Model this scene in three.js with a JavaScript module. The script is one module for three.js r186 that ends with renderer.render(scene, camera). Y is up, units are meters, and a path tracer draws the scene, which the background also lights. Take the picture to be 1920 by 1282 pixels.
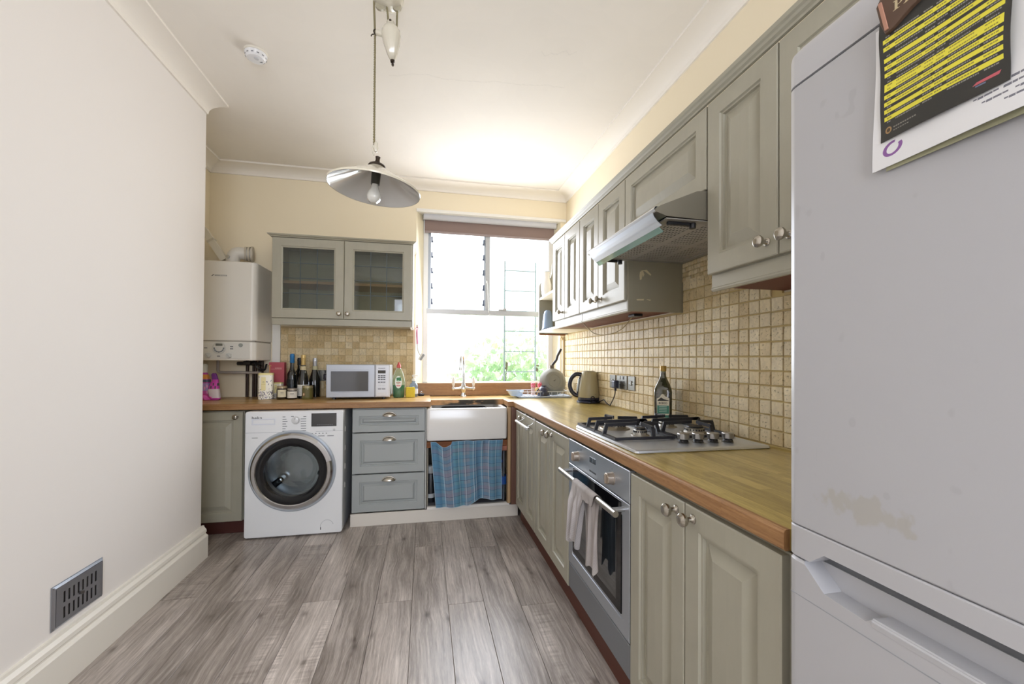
import * as THREE from 'three';
import { RoundedBoxGeometry } from 'three/addons/geometries/RoundedBoxGeometry.js';
import { mergeGeometries, toCreasedNormals } from 'three/addons/utils/BufferGeometryUtils.js';
import { RectAreaLightUniformsLib } from 'three/addons/lights/RectAreaLightUniformsLib.js';
import { Brush, Evaluator, SUBTRACTION } from 'three-bvh-csg';

// ---------------------------------------------------------------- camera, sky, daylight, exposure
const scene = new THREE.Scene();
const renderer = new THREE.WebGLRenderer({ antialias: true });
renderer.toneMapping = THREE.LinearToneMapping;
renderer.toneMappingExposure = 1.07;
renderer.shadowMap.enabled = true;
RectAreaLightUniformsLib.init();

const camera = new THREE.PerspectiveCamera(78.285, 1920 / 1282, 0.05, 80);
camera.position.set(0, 1.18, 0);
{
  const yaw = 0.2043086, pitch = 0.00983427, roll = 0.00619437;          // measured from the vanishing points
  const d = new THREE.Vector3(Math.sin(yaw) * Math.cos(pitch), Math.sin(pitch), -Math.cos(yaw) * Math.cos(pitch));
  const r0 = new THREE.Vector3(Math.cos(yaw), 0, Math.sin(yaw)), u0 = new THREE.Vector3().crossVectors(r0, d);
  const r = r0.clone().multiplyScalar(Math.cos(roll)).addScaledVector(u0, Math.sin(roll));
  const u = u0.clone().multiplyScalar(Math.cos(roll)).addScaledVector(r0, -Math.sin(roll));
  camera.quaternion.setFromRotationMatrix(new THREE.Matrix4().makeBasis(r, u, d.clone().negate()));
  camera.setViewOffset(1920, 1282, 0, -26.109, 1920, 1282);               // the lens was shifted a little upwards
}
scene.background = new THREE.Color('#eff2fa');                            // bright overcast sky
scene.backgroundIntensity = 4.2;

function daylight(w, h, pos, target, intensity, color) {                  // sky light entering through a window opening
  const l = new THREE.RectAreaLight(color, intensity, w, h);
  l.position.set(...pos); l.lookAt(...target); l.name = 'daylight'; scene.add(l);
  return l;
}
daylight(1.12, 1.30, [0.58, 1.70, -3.74], [0.3, 1.3, 0], 7.0, '#f2f4ff');   // kitchen window over the sink
daylight(1.7, 1.5, [0.25, 1.62, 1.96], [0.1, 1.45, -3], 6.0, '#e7ecff');    // window in the wall behind the camera
// ---------------------------------------------------------------- helpers
let seed = 7;
const rnd = () => { seed = (seed + 0x6d2b79f5) | 0; let t = Math.imul(seed ^ (seed >>> 15), 1 | seed); t = (t + Math.imul(t ^ (t >>> 7), 61 | t)) ^ t; return ((t ^ (t >>> 14)) >>> 0) / 4294967296; };
const rr = (a, b) => a + (b - a) * rnd();
const V = (x, y, z) => new THREE.Vector3(x, y, z);
const hash = (x, y, s) => { let h = Math.imul(x, 374761393) ^ Math.imul(y, 668265263) ^ Math.imul(s, 2147483647 / 3 | 0); h = Math.imul(h ^ (h >>> 13), 1274126177); return ((h ^ (h >>> 16)) >>> 0) / 4294967296; };
const noise = (x, y, s = 0) => {
  const ix = Math.floor(x), iy = Math.floor(y), fx = x - ix, fy = y - iy, u = fx * fx * (3 - 2 * fx), v = fy * fy * (3 - 2 * fy);
  const a = hash(ix, iy, s), b = hash(ix + 1, iy, s), c = hash(ix, iy + 1, s), d = hash(ix + 1, iy + 1, s);
  return a + (b - a) * u + (c - a) * v + (a - b - c + d) * u * v;
};
const fbm = (x, y, s = 0, n = 4) => { let t = 0, a = 0.5, m = 0; for (let i = 0; i < n; i++) { t += a * noise(x, y, s + i * 17); m += a; a *= 0.5; x *= 2.03; y *= 2.03; } return t / m; };
const clamp = (x, a = 0, b = 1) => Math.min(b, Math.max(a, x));
const smooth = (a, b, x) => { const t = clamp((x - a) / (b - a)); return t * t * (3 - 2 * t); };

function dataTex(w, h, fn, srgb = true) {
  const d = new Uint8Array(w * h * 4);
  for (let y = 0, i = 0; y < h; y++) for (let x = 0; x < w; x++, i += 4) {
    const c = fn((x + 0.5) / w, (y + 0.5) / h);
    d[i] = clamp(c[0], 0, 255); d[i + 1] = clamp(c[1], 0, 255); d[i + 2] = clamp(c[2], 0, 255); d[i + 3] = 255;
  }
  const t = new THREE.DataTexture(d, w, h);
  t.wrapS = t.wrapT = THREE.RepeatWrapping; t.magFilter = THREE.LinearFilter; t.minFilter = THREE.LinearFilter;
  if (srgb) t.colorSpace = THREE.SRGBColorSpace;
  t.needsUpdate = true;
  return t;
}
function canvasTex(w, h, draw) {
  const c = document.createElement('canvas'); c.width = w; c.height = h;
  const g = c.getContext('2d'); g.clearRect(0, 0, w, h); draw(g, w, h);
  const t = new THREE.CanvasTexture(c); t.colorSpace = THREE.SRGBColorSpace; t.magFilter = THREE.LinearFilter;
  return t;
}
const std = (color, roughness = 0.6, metalness = 0, extra = {}) => new THREE.MeshStandardMaterial({ color, roughness, metalness, ...extra });
const phys = (o) => new THREE.MeshPhysicalMaterial(o);

// geometry -------------------------------------------------------
function plain(g) {                                                       // same attributes everywhere, so that pieces merge
  g = g.index ? g.toNonIndexed() : g;
  for (const k of Object.keys(g.attributes)) if (!['position', 'normal', 'uv'].includes(k)) g.deleteAttribute(k);
  if (!g.attributes.normal) g.computeVertexNormals();
  if (!g.attributes.uv) g.setAttribute('uv', new THREE.BufferAttribute(new Float32Array(g.attributes.position.count * 2), 2));
  g.morphAttributes = {}; g.clearGroups();
  return g;
}
const join = (list) => list.length === 1 ? plain(list[0]) : mergeGeometries(list.map(plain));
function metric(g, along = 'auto') {                                      // uv in metres by the side that each face looks to
  g = plain(g);
  const p = g.attributes.position, n = g.attributes.normal, uv = g.attributes.uv;
  for (let i = 0; i < p.count; i++) {
    const ax = Math.abs(n.getX(i)), ay = Math.abs(n.getY(i)), az = Math.abs(n.getZ(i)), x = p.getX(i), y = p.getY(i), z = p.getZ(i);
    let a = ax > ay && ax > az ? [z, y] : ay > az ? [x, z] : [x, y];
    if (along === 'z') a = ax > ay && ax > az ? [z, y] : ay > az ? [z, x] : [y, x];
    if (along === 'y') a = ax > ay && ax > az ? [y, z] : ay > az ? [x, z] : [y, x];
    uv.setXY(i, a[0], a[1]);
  }
  return g;
}
const move = (g, x, y, z) => g.translate(x, y, z);
function box(w, h, d, x = 0, y = 0, z = 0, r = 0, seg = 2) {
  const g = r > 0 ? new RoundedBoxGeometry(w, h, d, seg, Math.min(r, w / 2.01, h / 2.01, d / 2.01)) : new THREE.BoxGeometry(w, h, d);
  return g.translate(x, y, z);
}
const bx = (x0, x1, y0, y1, z0, z1, r = 0, seg = 2) => box(x1 - x0, y1 - y0, z1 - z0, (x0 + x1) / 2, (y0 + y1) / 2, (z0 + z1) / 2, r, seg);
const cyl = (r0, r1, h, x = 0, y = 0, z = 0, n = 24) => new THREE.CylinderGeometry(r1, r0, h, n).translate(x, y, z);
function bar(a, b, r, n = 10, r1 = r) {                                   // round bar between two points
  const dir = b.clone().sub(a), g = new THREE.CylinderGeometry(r1, r, dir.length(), n);
  g.applyQuaternion(new THREE.Quaternion().setFromUnitVectors(V(0, 1, 0), dir.clone().normalize()));
  return g.translate((a.x + b.x) / 2, (a.y + b.y) / 2, (a.z + b.z) / 2);
}
function flatBar(a, b, w, t) {                                            // rectangular bar, w horizontal, t vertical
  const dir = b.clone().sub(a), L = dir.length(), g = new THREE.BoxGeometry(w, t, L);
  g.applyQuaternion(new THREE.Quaternion().setFromRotationMatrix(new THREE.Matrix4().lookAt(a, b, Math.abs(dir.y) > 0.95 * L ? V(1, 0, 0) : V(0, 1, 0))));
  return g.translate((a.x + b.x) / 2, (a.y + b.y) / 2, (a.z + b.z) / 2);
}
const tube = (pts, r, n = 48, m = 8, closed = false) => new THREE.TubeGeometry(new THREE.CatmullRomCurve3(pts, closed, 'catmullrom', 0.5), n, r, m, closed);
const lathe = (pts, n = 32, crease = 0.6) => toCreasedNormals(new THREE.LatheGeometry(pts.map((p) => new THREE.Vector2(Math.max(p[0], 0.00001), p[1])), n), crease);
function loft(rings, { capA = true, capB = true, crease = 0.5, closed = true } = {}) {
  const pos = [], uv = [], n = rings[0].length, put = (p, u, v) => { pos.push(p.x, p.y, p.z); uv.push(u, v); };
  const m = closed ? n : n - 1;
  for (let k = 0; k + 1 < rings.length; k++) for (let i = 0; i < m; i++) {
    const j = (i + 1) % n, a = rings[k][i], b = rings[k][j], c = rings[k + 1][j], d = rings[k + 1][i], u0 = i / m, u1 = (i + 1) / m, v0 = k / (rings.length - 1), v1 = (k + 1) / (rings.length - 1);
    put(a, u0, v0); put(b, u1, v0); put(c, u1, v1); put(a, u0, v0); put(c, u1, v1); put(d, u0, v1);
  }
  const cap = (ring, flip) => {
    const c = ring.reduce((s, p) => s.add(p), V(0, 0, 0)).divideScalar(n);
    for (let i = 0; i < n; i++) { const a = ring[i], b = ring[(i + 1) % n]; if (flip) { put(c, 0.5, 0.5); put(b, 0, 0); put(a, 0, 0); } else { put(c, 0.5, 0.5); put(a, 0, 0); put(b, 0, 0); } }
  };
  if (capA) cap(rings[0], true);
  if (capB) cap(rings[rings.length - 1], false);
  const g = new THREE.BufferGeometry();
  g.setAttribute('position', new THREE.Float32BufferAttribute(pos, 3)); g.setAttribute('uv', new THREE.Float32BufferAttribute(uv, 2));
  g.computeVertexNormals();
  return crease > 0 ? toCreasedNormals(g, crease) : g;
}
// rectangle ring in the xy plane at height z, inset i
const rectRing = (w, h, i, z) => [V(-w / 2 + i, -h / 2 + i, z), V(w / 2 - i, -h / 2 + i, z), V(w / 2 - i, h / 2 - i, z), V(-w / 2 + i, h / 2 - i, z)];
function rectLoft(w, h, rings, open = false) {                            // board facing +z whose front is a moulded profile of [inset, z]
  const g = loft(rings.map(([i, z]) => rectRing(w, h, i, z)), { capA: !open, capB: !open, crease: 0 });
  const p = g.attributes.position, uv = g.attributes.uv;
  for (let k = 0; k < p.count; k++) uv.setXY(k, p.getX(k) / w + 0.5, p.getY(k) / h + 0.5);
  return g;
}
function planar(g, w, h) {                                                 // uv over the front of a small print-wrapped object
  const p = g.attributes.position, uv = g.attributes.uv;
  for (let i = 0; i < p.count; i++) uv.setXY(i, p.getX(i) / w + 0.5, p.getY(i) / h);
  return g;
}
function profileRun(rings, crease = 0.3) {                                  // swept profile with flat, correctly filled ends
  const flat = rings[0].map((p) => new THREE.Vector2(Math.hypot(p.x - rings[0][0].x, p.z - rings[0][0].z), p.y)), tri = THREE.ShapeUtils.triangulateShape(flat, []), pos = [];
  for (const r of [rings[0], rings[rings.length - 1]]) for (const t of tri) for (const i of t) pos.push(r[i].x, r[i].y, r[i].z);
  const e = new THREE.BufferGeometry(); e.setAttribute('position', new THREE.Float32BufferAttribute(pos, 3)); e.computeVertexNormals();
  return [loft(rings, { capA: false, capB: false, crease }), e];
}
function rrect(w, h, r, n = 6) {                                          // rounded rectangle outline, counter-clockwise
  const o = [], k = [[w / 2 - r, h / 2 - r, 0], [-w / 2 + r, h / 2 - r, 1], [-w / 2 + r, -h / 2 + r, 2], [w / 2 - r, -h / 2 + r, 3]];
  for (const [cx, cy, q] of k) for (let i = 0; i <= n; i++) { const a = (q + i / n) * Math.PI / 2; o.push([cx + r * Math.cos(a), cy + r * Math.sin(a)]); }
  return o;
}
function extrude(pts, depth, bevel = 0, holes = []) {
  const s = new THREE.Shape(pts.map((p) => new THREE.Vector2(p[0], p[1])));
  for (const h of holes) s.holes.push(new THREE.Path(h.map((p) => new THREE.Vector2(p[0], p[1]))));
  return new THREE.ExtrudeGeometry(s, { depth, bevelEnabled: bevel > 0, bevelSize: bevel, bevelThickness: bevel, bevelSegments: 2, bevelOffset: -bevel, curveSegments: 12 });
}
function sheet(fn, nu, nv, t) {                                           // closed sheet of thickness t over fn(u, v) -> Vector3
  const P = [], N = [];
  for (let j = 0; j <= nv; j++) for (let i = 0; i <= nu; i++) {
    const u = i / nu, v = j / nv, e = 0.002, a = fn(Math.min(u + e, 1), v).sub(fn(Math.max(u - e, 0), v)), b = fn(u, Math.min(v + e, 1)).sub(fn(u, Math.max(v - e, 0)));
    P.push(fn(u, v)); N.push(a.cross(b).normalize());
  }
  const pos = [], uv = [], nor = [], id = (i, j) => j * (nu + 1) + i;
  const vert = (k, s) => { const p = P[k].clone().addScaledVector(N[k], s * t / 2); pos.push(p.x, p.y, p.z); const n = N[k].clone().multiplyScalar(s); nor.push(n.x, n.y, n.z); uv.push((k % (nu + 1)) / nu, Math.floor(k / (nu + 1)) / nv); };
  for (let j = 0; j < nv; j++) for (let i = 0; i < nu; i++) {
    const a = id(i, j), b = id(i + 1, j), c = id(i + 1, j + 1), d = id(i, j + 1);
    for (const k of [a, b, c, a, c, d]) vert(k, 1);
    for (const k of [a, c, b, a, d, c]) vert(k, -1);
  }
  const edge = (list) => { for (let k = 0; k + 1 < list.length; k++) { const a = list[k], b = list[k + 1]; for (const [q, s] of [[a, 1], [a, -1], [b, -1], [a, 1], [b, -1], [b, 1]]) vert(q, s); } };
  const R = (n) => [...Array(n + 1).keys()];
  edge(R(nu).map((i) => id(i, 0))); edge(R(nv).map((j) => id(nu, j))); edge(R(nu).map((i) => id(nu - i, nv))); edge(R(nv).map((j) => id(0, nv - j)));
  const g = new THREE.BufferGeometry();
  g.setAttribute('position', new THREE.Float32BufferAttribute(pos, 3)); g.setAttribute('normal', new THREE.Float32BufferAttribute(nor, 3)); g.setAttribute('uv', new THREE.Float32BufferAttribute(uv, 2));
  return g;
}
const csg = new Evaluator(); csg.useGroups = false; csg.attributes = ['position', 'normal', 'uv'];
function cut(a, ...bs) {
  let A = new Brush(plain(a)); A.updateMatrixWorld();
  for (const b of bs) { const B = new Brush(plain(b)); B.updateMatrixWorld(); A = csg.evaluate(A, B, SUBTRACTION); A.updateMatrixWorld(); }
  return A.geometry;
}

// scene graph ----------------------------------------------------
const used = {};
function numbered(name) { const n = used[name] ?? 0; used[name] = n + 1; return n ? name + '_' + String(n).padStart(3, '0') : name; }
function add(name, geos, mat, parent) {                                   // one named mesh; a part when parent is given
  const o = new THREE.Mesh(join([].concat(geos)), mat);
  o.name = numbered(name); o.castShadow = o.receiveShadow = true;
  (parent ?? scene).add(o);
  return o;
}
function piece(name, geo, mat, parent) {                                  // shares its geometry with alike pieces
  const o = new THREE.Mesh(geo, mat); o.name = numbered(name); o.castShadow = o.receiveShadow = true; parent.add(o); return o;
}
function tag(o, label, category, group) { o.userData.label = label; o.userData.category = category; if (group) o.userData.group = group; return o; }
function thing(name, label, category, pos = [0, 0, 0], turn = 0, group) {
  const o = new THREE.Group(); o.name = numbered(name); o.position.set(...pos); o.rotation.y = turn; scene.add(o);
  return tag(o, label, category, group);
}
function struct(name, geos, mat, label) { const o = add(name, geos, mat); o.userData.kind = 'structure'; if (label) o.userData.label = label; return o; }
function recall(root, pos, turn, label) { const r = root.clone(); r.name = numbered(root.name.replace(/_\d{3}$/, '')); scene.add(r); r.position.set(...pos); r.rotation.y = turn; if (label) r.userData.label = label; return r; }
function decal(name, w, h, tex, pos, rot, parent, mat = {}) {             // flat print on a surface
  const g = new THREE.PlaneGeometry(w, h); if (rot) g.rotateY(rot); g.translate(...pos);
  return add(name, g, std('#ffffff', 0.5, 0, { map: tex, transparent: true, ...mat }), parent);
}
// ---------------------------------------------------------------- materials
const plasterBump = dataTex(256, 256, (u, v) => { const n = 110 + 60 * fbm(u * 9, v * 9, 3, 4) + 40 * fbm(u * 60, v * 60, 9, 2); return [n, n, n]; }, false);
plasterBump.repeat.set(0.7, 0.7);
const wallPaint = std('#f2e5c9', 0.75, 0, { bumpMap: plasterBump, bumpScale: 0.0012 });
const daylitWall = std('#f0ebe6', 0.7, 0, { bumpMap: plasterBump, bumpScale: 0.0012 });      // paler, with the daylight on the left wall put into its colour
const ceilPaint = std('#f3ede3', 0.85, 0, { bumpMap: plasterBump, bumpScale: 0.0012 });
const trimPaint = std('#efeadf', 0.42);
const whitePaint = std('#eeebe4', 0.4);
const plinthPaint = std('#e3ddd3', 0.5);

const sageTex = dataTex(256, 256, (u, v) => { const n = fbm(u * 5, v * 40, 21, 4) - 0.5, m = fbm(u * 8, v * 8, 5, 3) - 0.5, k = n * 5 + m * 7; return [168 + k, 164 + k, 147 + k]; });
sageTex.repeat.set(1.6, 1.6);
const sage = std('#ffffff', 0.38, 0, { map: sageTex });
const sageIn = std('#a39b86', 0.7);
const sageCoolLit = std('#a7acab', 0.42);                                     // sage with the bluish light on the drawers mixed into its colour
const brownBoard = std('#6b3526', 0.55);

function woodTex(w, h, base, dark, s, stave, lines) {                      // u runs along the grain
  return dataTex(w, h, (u, v) => {
    let tone = 0, uu = u;
    if (stave) {
      const row = Math.floor(v * stave), off = hash(row, 3, s), col = Math.floor((u + off) * lines), f = (u + off) * lines - col, g = v * stave - row;
      tone = (hash(row, col % lines, s + 5) - 0.5) * 1.1; uu = u + hash(row, col, s) * 7;
      if (f < 0.006 || g < 0.03) tone += 0.35;
    }
    const warp = fbm(uu * 5, v * 7, s, 3) * 0.6, grain = fbm(uu * 7, (v + warp * 0.08) * 70, s + 9, 3), fine = fbm(uu * 60, v * 260, s + 31, 2);
    const k = clamp(0.5 + tone * 0.55 + (grain - 0.5) * 0.9 + (fine - 0.5) * 0.5);
    return base.map((b, i) => b + (dark[i] - b) * k);
  });
}
const topWoodTex = woodTex(1024, 512, [202, 178, 100], [150, 126, 56], 41, 16, 3);
const leftWoodTex = woodTex(1024, 512, [214, 178, 116], [164, 124, 68], 43, 16, 3);
const edgeWoodTex = woodTex(512, 128, [182, 140, 94], [132, 92, 56], 47, 0, 1);
const boardWoodTex = woodTex(512, 128, [182, 142, 98], [140, 100, 62], 53, 0, 1);
for (const t of [topWoodTex, leftWoodTex]) t.repeat.set(1, 1 / 0.64);
edgeWoodTex.repeat.set(1.2, 4); boardWoodTex.repeat.set(1.1, 5);
const topWood = phys({ roughness: 0.3, map: topWoodTex, clearcoat: 0.6, clearcoatRoughness: 0.2 });
const leftWood = std('#ffffff', 0.33, 0, { map: leftWoodTex });
const edgeWood = std('#ffffff', 0.42, 0, { map: edgeWoodTex });
const boardWood = std('#ffffff', 0.5, 0, { map: boardWoodTex });
const paleWood = std('#c79d68', 0.6, 0, { map: edgeWoodTex });

const steel = std('#c2c4c6', 0.3, 1), brushed = std('#b9babb', 0.38, 1), chrome = std('#d8dadc', 0.12, 1), nickel = std('#b5b0a6', 0.26, 1);
const castIron = std('#2a2b31', 0.4), blackPlastic = std('#1b1c20', 0.4), darkGlass = phys({ color: '#0b0d11', roughness: 0.07, specularIntensity: 0.8 });
const enamelWhite = phys({ color: '#eceef0', roughness: 0.28, clearcoat: 0.5, clearcoatRoughness: 0.15 });
const ceramic = phys({ color: '#eceae6', roughness: 0.2, clearcoat: 0.6, clearcoatRoughness: 0.16 });
const clearGlass = phys({ color: '#f6fbfa', roughness: 0.02, transmission: 1, thickness: 0, ior: 1.5 });
const rubberGrey = std('#6d6f72', 0.8);
// ---------------------------------------------------------------- the room
const XL = -1.288, XA = -1.66, XR = 1.27, ZB = -3.69, ZP = -2.81, ZR = 2.1, H = 2.70, T = 0.12;
const wallLeft = struct('wall_left', bx(XL - T, XL, 0, H, ZP, ZR), daylitWall);
struct('wall_alcove', [bx(XA - T, XA, 0, H, ZB, ZP + 0.001), bx(XA - T, XL - T, 0, H, ZP - 0.0, ZP + T)], wallPaint);
const wallRight = struct('wall_right', bx(XR, XR + T, 0, H, ZB - 0.3, ZR), wallPaint);
// back wall with the window opening
const WX0 = -0.08, WX1 = 1.215, WY0 = 0.965, WY1 = 2.455, WT = 0.30;
const wallBack = struct('wall_back', [bx(XA - T, WX0, 0, H, ZB - WT, ZB), bx(WX1, XR, 0, H, ZB - WT, ZB), bx(WX0, WX1, 0, WY0, ZB - WT, ZB), bx(WX0, WX1, WY1, H, ZB - WT, ZB)], wallPaint);
// wall behind the camera with a wide window
const RX0 = -0.60, RX1 = 1.10, RY0 = 0.87, RY1 = 2.37;
struct('wall_rear', [bx(XL - T, RX0, 0, H, ZR, ZR + 0.25), bx(RX1, XR + T, 0, H, ZR, ZR + 0.25), bx(RX0, RX1, 0, RY0, ZR, ZR + 0.25), bx(RX0, RX1, RY1, H, ZR, ZR + 0.25)], wallPaint);
const ceilTex = dataTex(1024, 1024, (u, v) => {                           // hairline cracks and filler patches in the plaster
  let r = 1; const x = XA + u * (XR - XA), z = ZB + v * (ZR - ZB);
  const line = (x0, z0, x1, z1, amp, s, w) => { const t = (x - x0) / (x1 - x0); if (t < 0 || t > 1) return; const zz = z0 + (z1 - z0) * t + amp * (fbm(t * 6, s, s) - 0.5); const d = Math.abs(z - zz); if (d < w) r = Math.min(r, 0.955 + 0.045 * d / w); };
  line(-0.2, -2.35, 0.75, -2.22, 0.12, 3, 0.004); line(0.55, -2.0, 0.72, -1.96, 0.05, 5, 0.004);
  const q = 0.985 + 0.03 * fbm(x * 3, z * 3, 8, 3);
  return [252 * r * q, 252 * r * q, 252 * r * q];
});
const ceilMat = std('#f3ede3', 0.85, 0, { map: ceilTex });
{ const g = plain(bx(XA - T, XR + T, H, H + 0.1, ZB - 0.3, ZR + 0.25)), p = g.attributes.position;
  for (let i = 0; i < p.count; i++) g.attributes.uv.setXY(i, (p.getX(i) - XA) / (XR - XA), (p.getZ(i) - ZB) / (ZR - ZB));
  struct('ceiling', g, ceilMat); }

// cove cornices: profile in (out from wall, y)
const coveProfile = () => { const o = [[0, H], [0, 2.634], [0.010, 2.634], [0.012, 2.642]]; for (let i = 0; i <= 8; i++) { const a = i / 8 * Math.PI / 2; o.push([0.012 + 0.098 * (1 - Math.cos(a)), 2.642 + 0.046 * Math.sin(a)]); } o.push([0.118, 2.688], [0.118, H]); return o; };
function cove(name, a, b, out) {                                           // straight run from a to b, out = unit vector into the room
  const rings = [a, b].map((p) => coveProfile().map(([d, y]) => V(p[0] + out[0] * d, y, p[1] + out[1] * d)));
  return struct(name, profileRun(rings, 0.35), ceilPaint);
}
cove('trim_1', [XL, ZR], [XL, ZP], [1, 0]);
cove('trim_2', [XA, ZB], [XR, ZB], [0, 1]);
cove('trim_3', [XR, ZB], [XR, ZR], [-1, 0]);
cove('trim_4', [XA, ZP], [XA, ZB], [1, 0]);

// tall moulded skirting on the left wall, with its return round the end of the wall
{ const prof = [[0, 0], [0.034, 0], [0.034, 0.128], [0.030, 0.134], [0.022, 0.14], [0.022, 0.146], [0.026, 0.152], [0.024, 0.166], [0.014, 0.178], [0.012, 0.188], [0, 0.188]];
  struct('baseboard_left', profileRun([ZR, ZP - 0.012].map((z) => prof.map(([d, y]) => V(XL + d, y, z)))), trimPaint); }

// floor: grey oak planks laid towards the window -----------------------------------
const plankTexs = [0, 1, 2, 3, 4, 5].map((s) => {
  const knots = [...Array(3)].map((_, i) => [hash(i, s, 61), hash(i, s, 62), 0.15 + 0.6 * hash(i, s, 63)]), tone = (hash(s, 1, 64) - 0.5) * 34, saw = s % 3 === 1;
  return dataTex(192, 1024, (u, v) => {
    const L = v * 7.3; let w = u + 0.16 * (fbm(u * 1.5, L * 0.8, s * 11, 3) - 0.5), dark = 0;
    for (const [ku, kv, kr] of knots) {
      const dx = (u - ku), dy = (v - kv) * 7.3, d2 = dx * dx * 6 + dy * dy * 1.6;
      w += 0.09 * kr * Math.exp(-d2 * 6) * Math.sign(dx || 1);
      dark += 1.0 * kr * Math.exp(-(dx * dx * 260 + dy * dy * 70)) + 0.34 * kr * Math.exp(-(dx * dx * 70 + Math.abs(dy) * 3.0));
    }
    const cath = Math.sin((w * 5 + fbm(w * 2, L * 0.35, s * 7, 2) * 3.4) * 6.28), grain = fbm(w * 26, L * 0.9, s * 5 + 2, 4) - 0.5, pores = fbm(w * 150, L * 7, s * 3 + 1, 2) - 0.5;
    const blotch = fbm(u * 2.2, L * 0.7, s * 13, 3) - 0.5;
    let k = tone + cath * 4 + grain * 62 + pores * 40 + blotch * 58 - 66 * clamp(dark);
    if (saw) { const b = smooth(0.55, 0.75, fbm(u * 3, L * 0.6, s + 77, 2)); k += b * 34 * Math.max(0, noise(u * 1.2 + 4, v * 190, s)) - b * 8; }
    return [171 + k * 1.02, 161 + k * 1.01, 153 + k];
  });
});
const plankMats = plankTexs.map((t) => std('#ffffff', 0.32, 0, { map: t, bumpMap: t, bumpScale: 0.0003 }));
const floor = struct('floor', bx(XA - T, XR + T, -0.1, -0.004, ZB - 0.3, ZR + 0.25), std('#4b443f', 0.9));
{ const PW = 0.172, PL = 1.26, x0 = -1.60; let c = 0;
  for (let x = x0; x < XR - 0.02; x += PW, c++) {
    const off = (c * 0.47) % 1 * PL, wide = Math.min(PW, XR - x) - 0.0016;
    for (let z = ZB - off; z < ZR; z += PL) {
      const a = Math.max(z, ZB + 0.002), b = Math.min(z + PL, ZR) - 0.0016; if (b - a < 0.03) continue;
      if (x < XL && a > ZP) continue;
      const bb = x < XL - 0.05 ? Math.min(b, ZP) : b; if (bb - a < 0.03) continue;
      const g = rectLoft(wide, bb - a, [[0, -0.004], [0, -0.0008], [0.0010, 0]]), uv = g.attributes.uv, flip = rnd() < 0.5, v0 = (a - z) / PL, v1 = (bb - z) / PL;
      for (let i = 0; i < uv.count; i++) { const v = v0 + (v1 - v0) * uv.getY(i); uv.setXY(i, flip ? 1 - uv.getX(i) : uv.getX(i), flip ? 1 - v : v); }
      g.rotateX(-Math.PI / 2);
      const p = piece('plank', g, plankMats[Math.floor(rnd() * 6)], floor); p.position.set(x + wide / 2, 0, (a + bb) / 2);
    }
  } }

// tumbled stone tiles ---------------------------------------------------------------
const stoneTex = dataTex(512, 512, (u, v) => {
  const a = fbm(u * 6, v * 6, 2, 4) - 0.5, b = fbm(u * 40, v * 40, 12, 3) - 0.5, pit = smooth(0.74, 0.82, fbm(u * 52, v * 52, 19, 2)), k = a * 40 + b * 26 - pit * 44;
  return [232 + k, 224 + k, 204 + k * 0.95];
});
const pits = dataTex(512, 512, (u, v) => { const n = 200 + 30 * (fbm(u * 20, v * 20, 12, 3) - 0.5) - 150 * smooth(0.74, 0.82, fbm(u * 52, v * 52, 19, 2)); return [n, n, n]; }, false);
const stoneMats = ['#ebe1c9', '#e5d9bd', '#f0e8d5', '#dfd1b2', '#e7ddc7', '#dacaa9'].map((c) => std(c, 0.55, 0, { map: stoneTex, bumpMap: pits, bumpScale: 0.0012 }));
const backMats = ['#f0e2c4', '#eadab8', '#f3e9d2', '#e0cda6', '#ecdfc2', '#d9c49c'].map((c) => std(c, 0.55, 0, { map: stoneTex, bumpMap: pits, bumpScale: 0.0008 }));
function tileGeo(s, h, e) {                                                // tumbled tile facing +z with slightly uneven edges
  const j = () => rr(-0.0011, 0.0011) * e, q = [[-1, -1], [1, -1], [1, 1], [-1, 1]], k = [0, 1, 2, 3].map(() => [j(), j()]);
  const ring = (i, z) => q.map(([a, b], n) => V(a * (s / 2 - i) + k[n][0], b * (s / 2 - i) + k[n][1], z));
  const g = loft([ring(0, 0), ring(0.0003, h - 0.002 * e), ring(0.0022 * e, h)], { capA: false, crease: 0 }), p = g.attributes.position, ou = rnd(), ov = rnd();
  for (let i = 0; i < p.count; i++) g.attributes.uv.setXY(i, ou + p.getX(i) * 3.2, ov + p.getY(i) * 3.2);
  return g;
}
const grout = std('#c8b27c', 0.9), groutBack = std('#c4ae86', 0.9);
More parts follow.
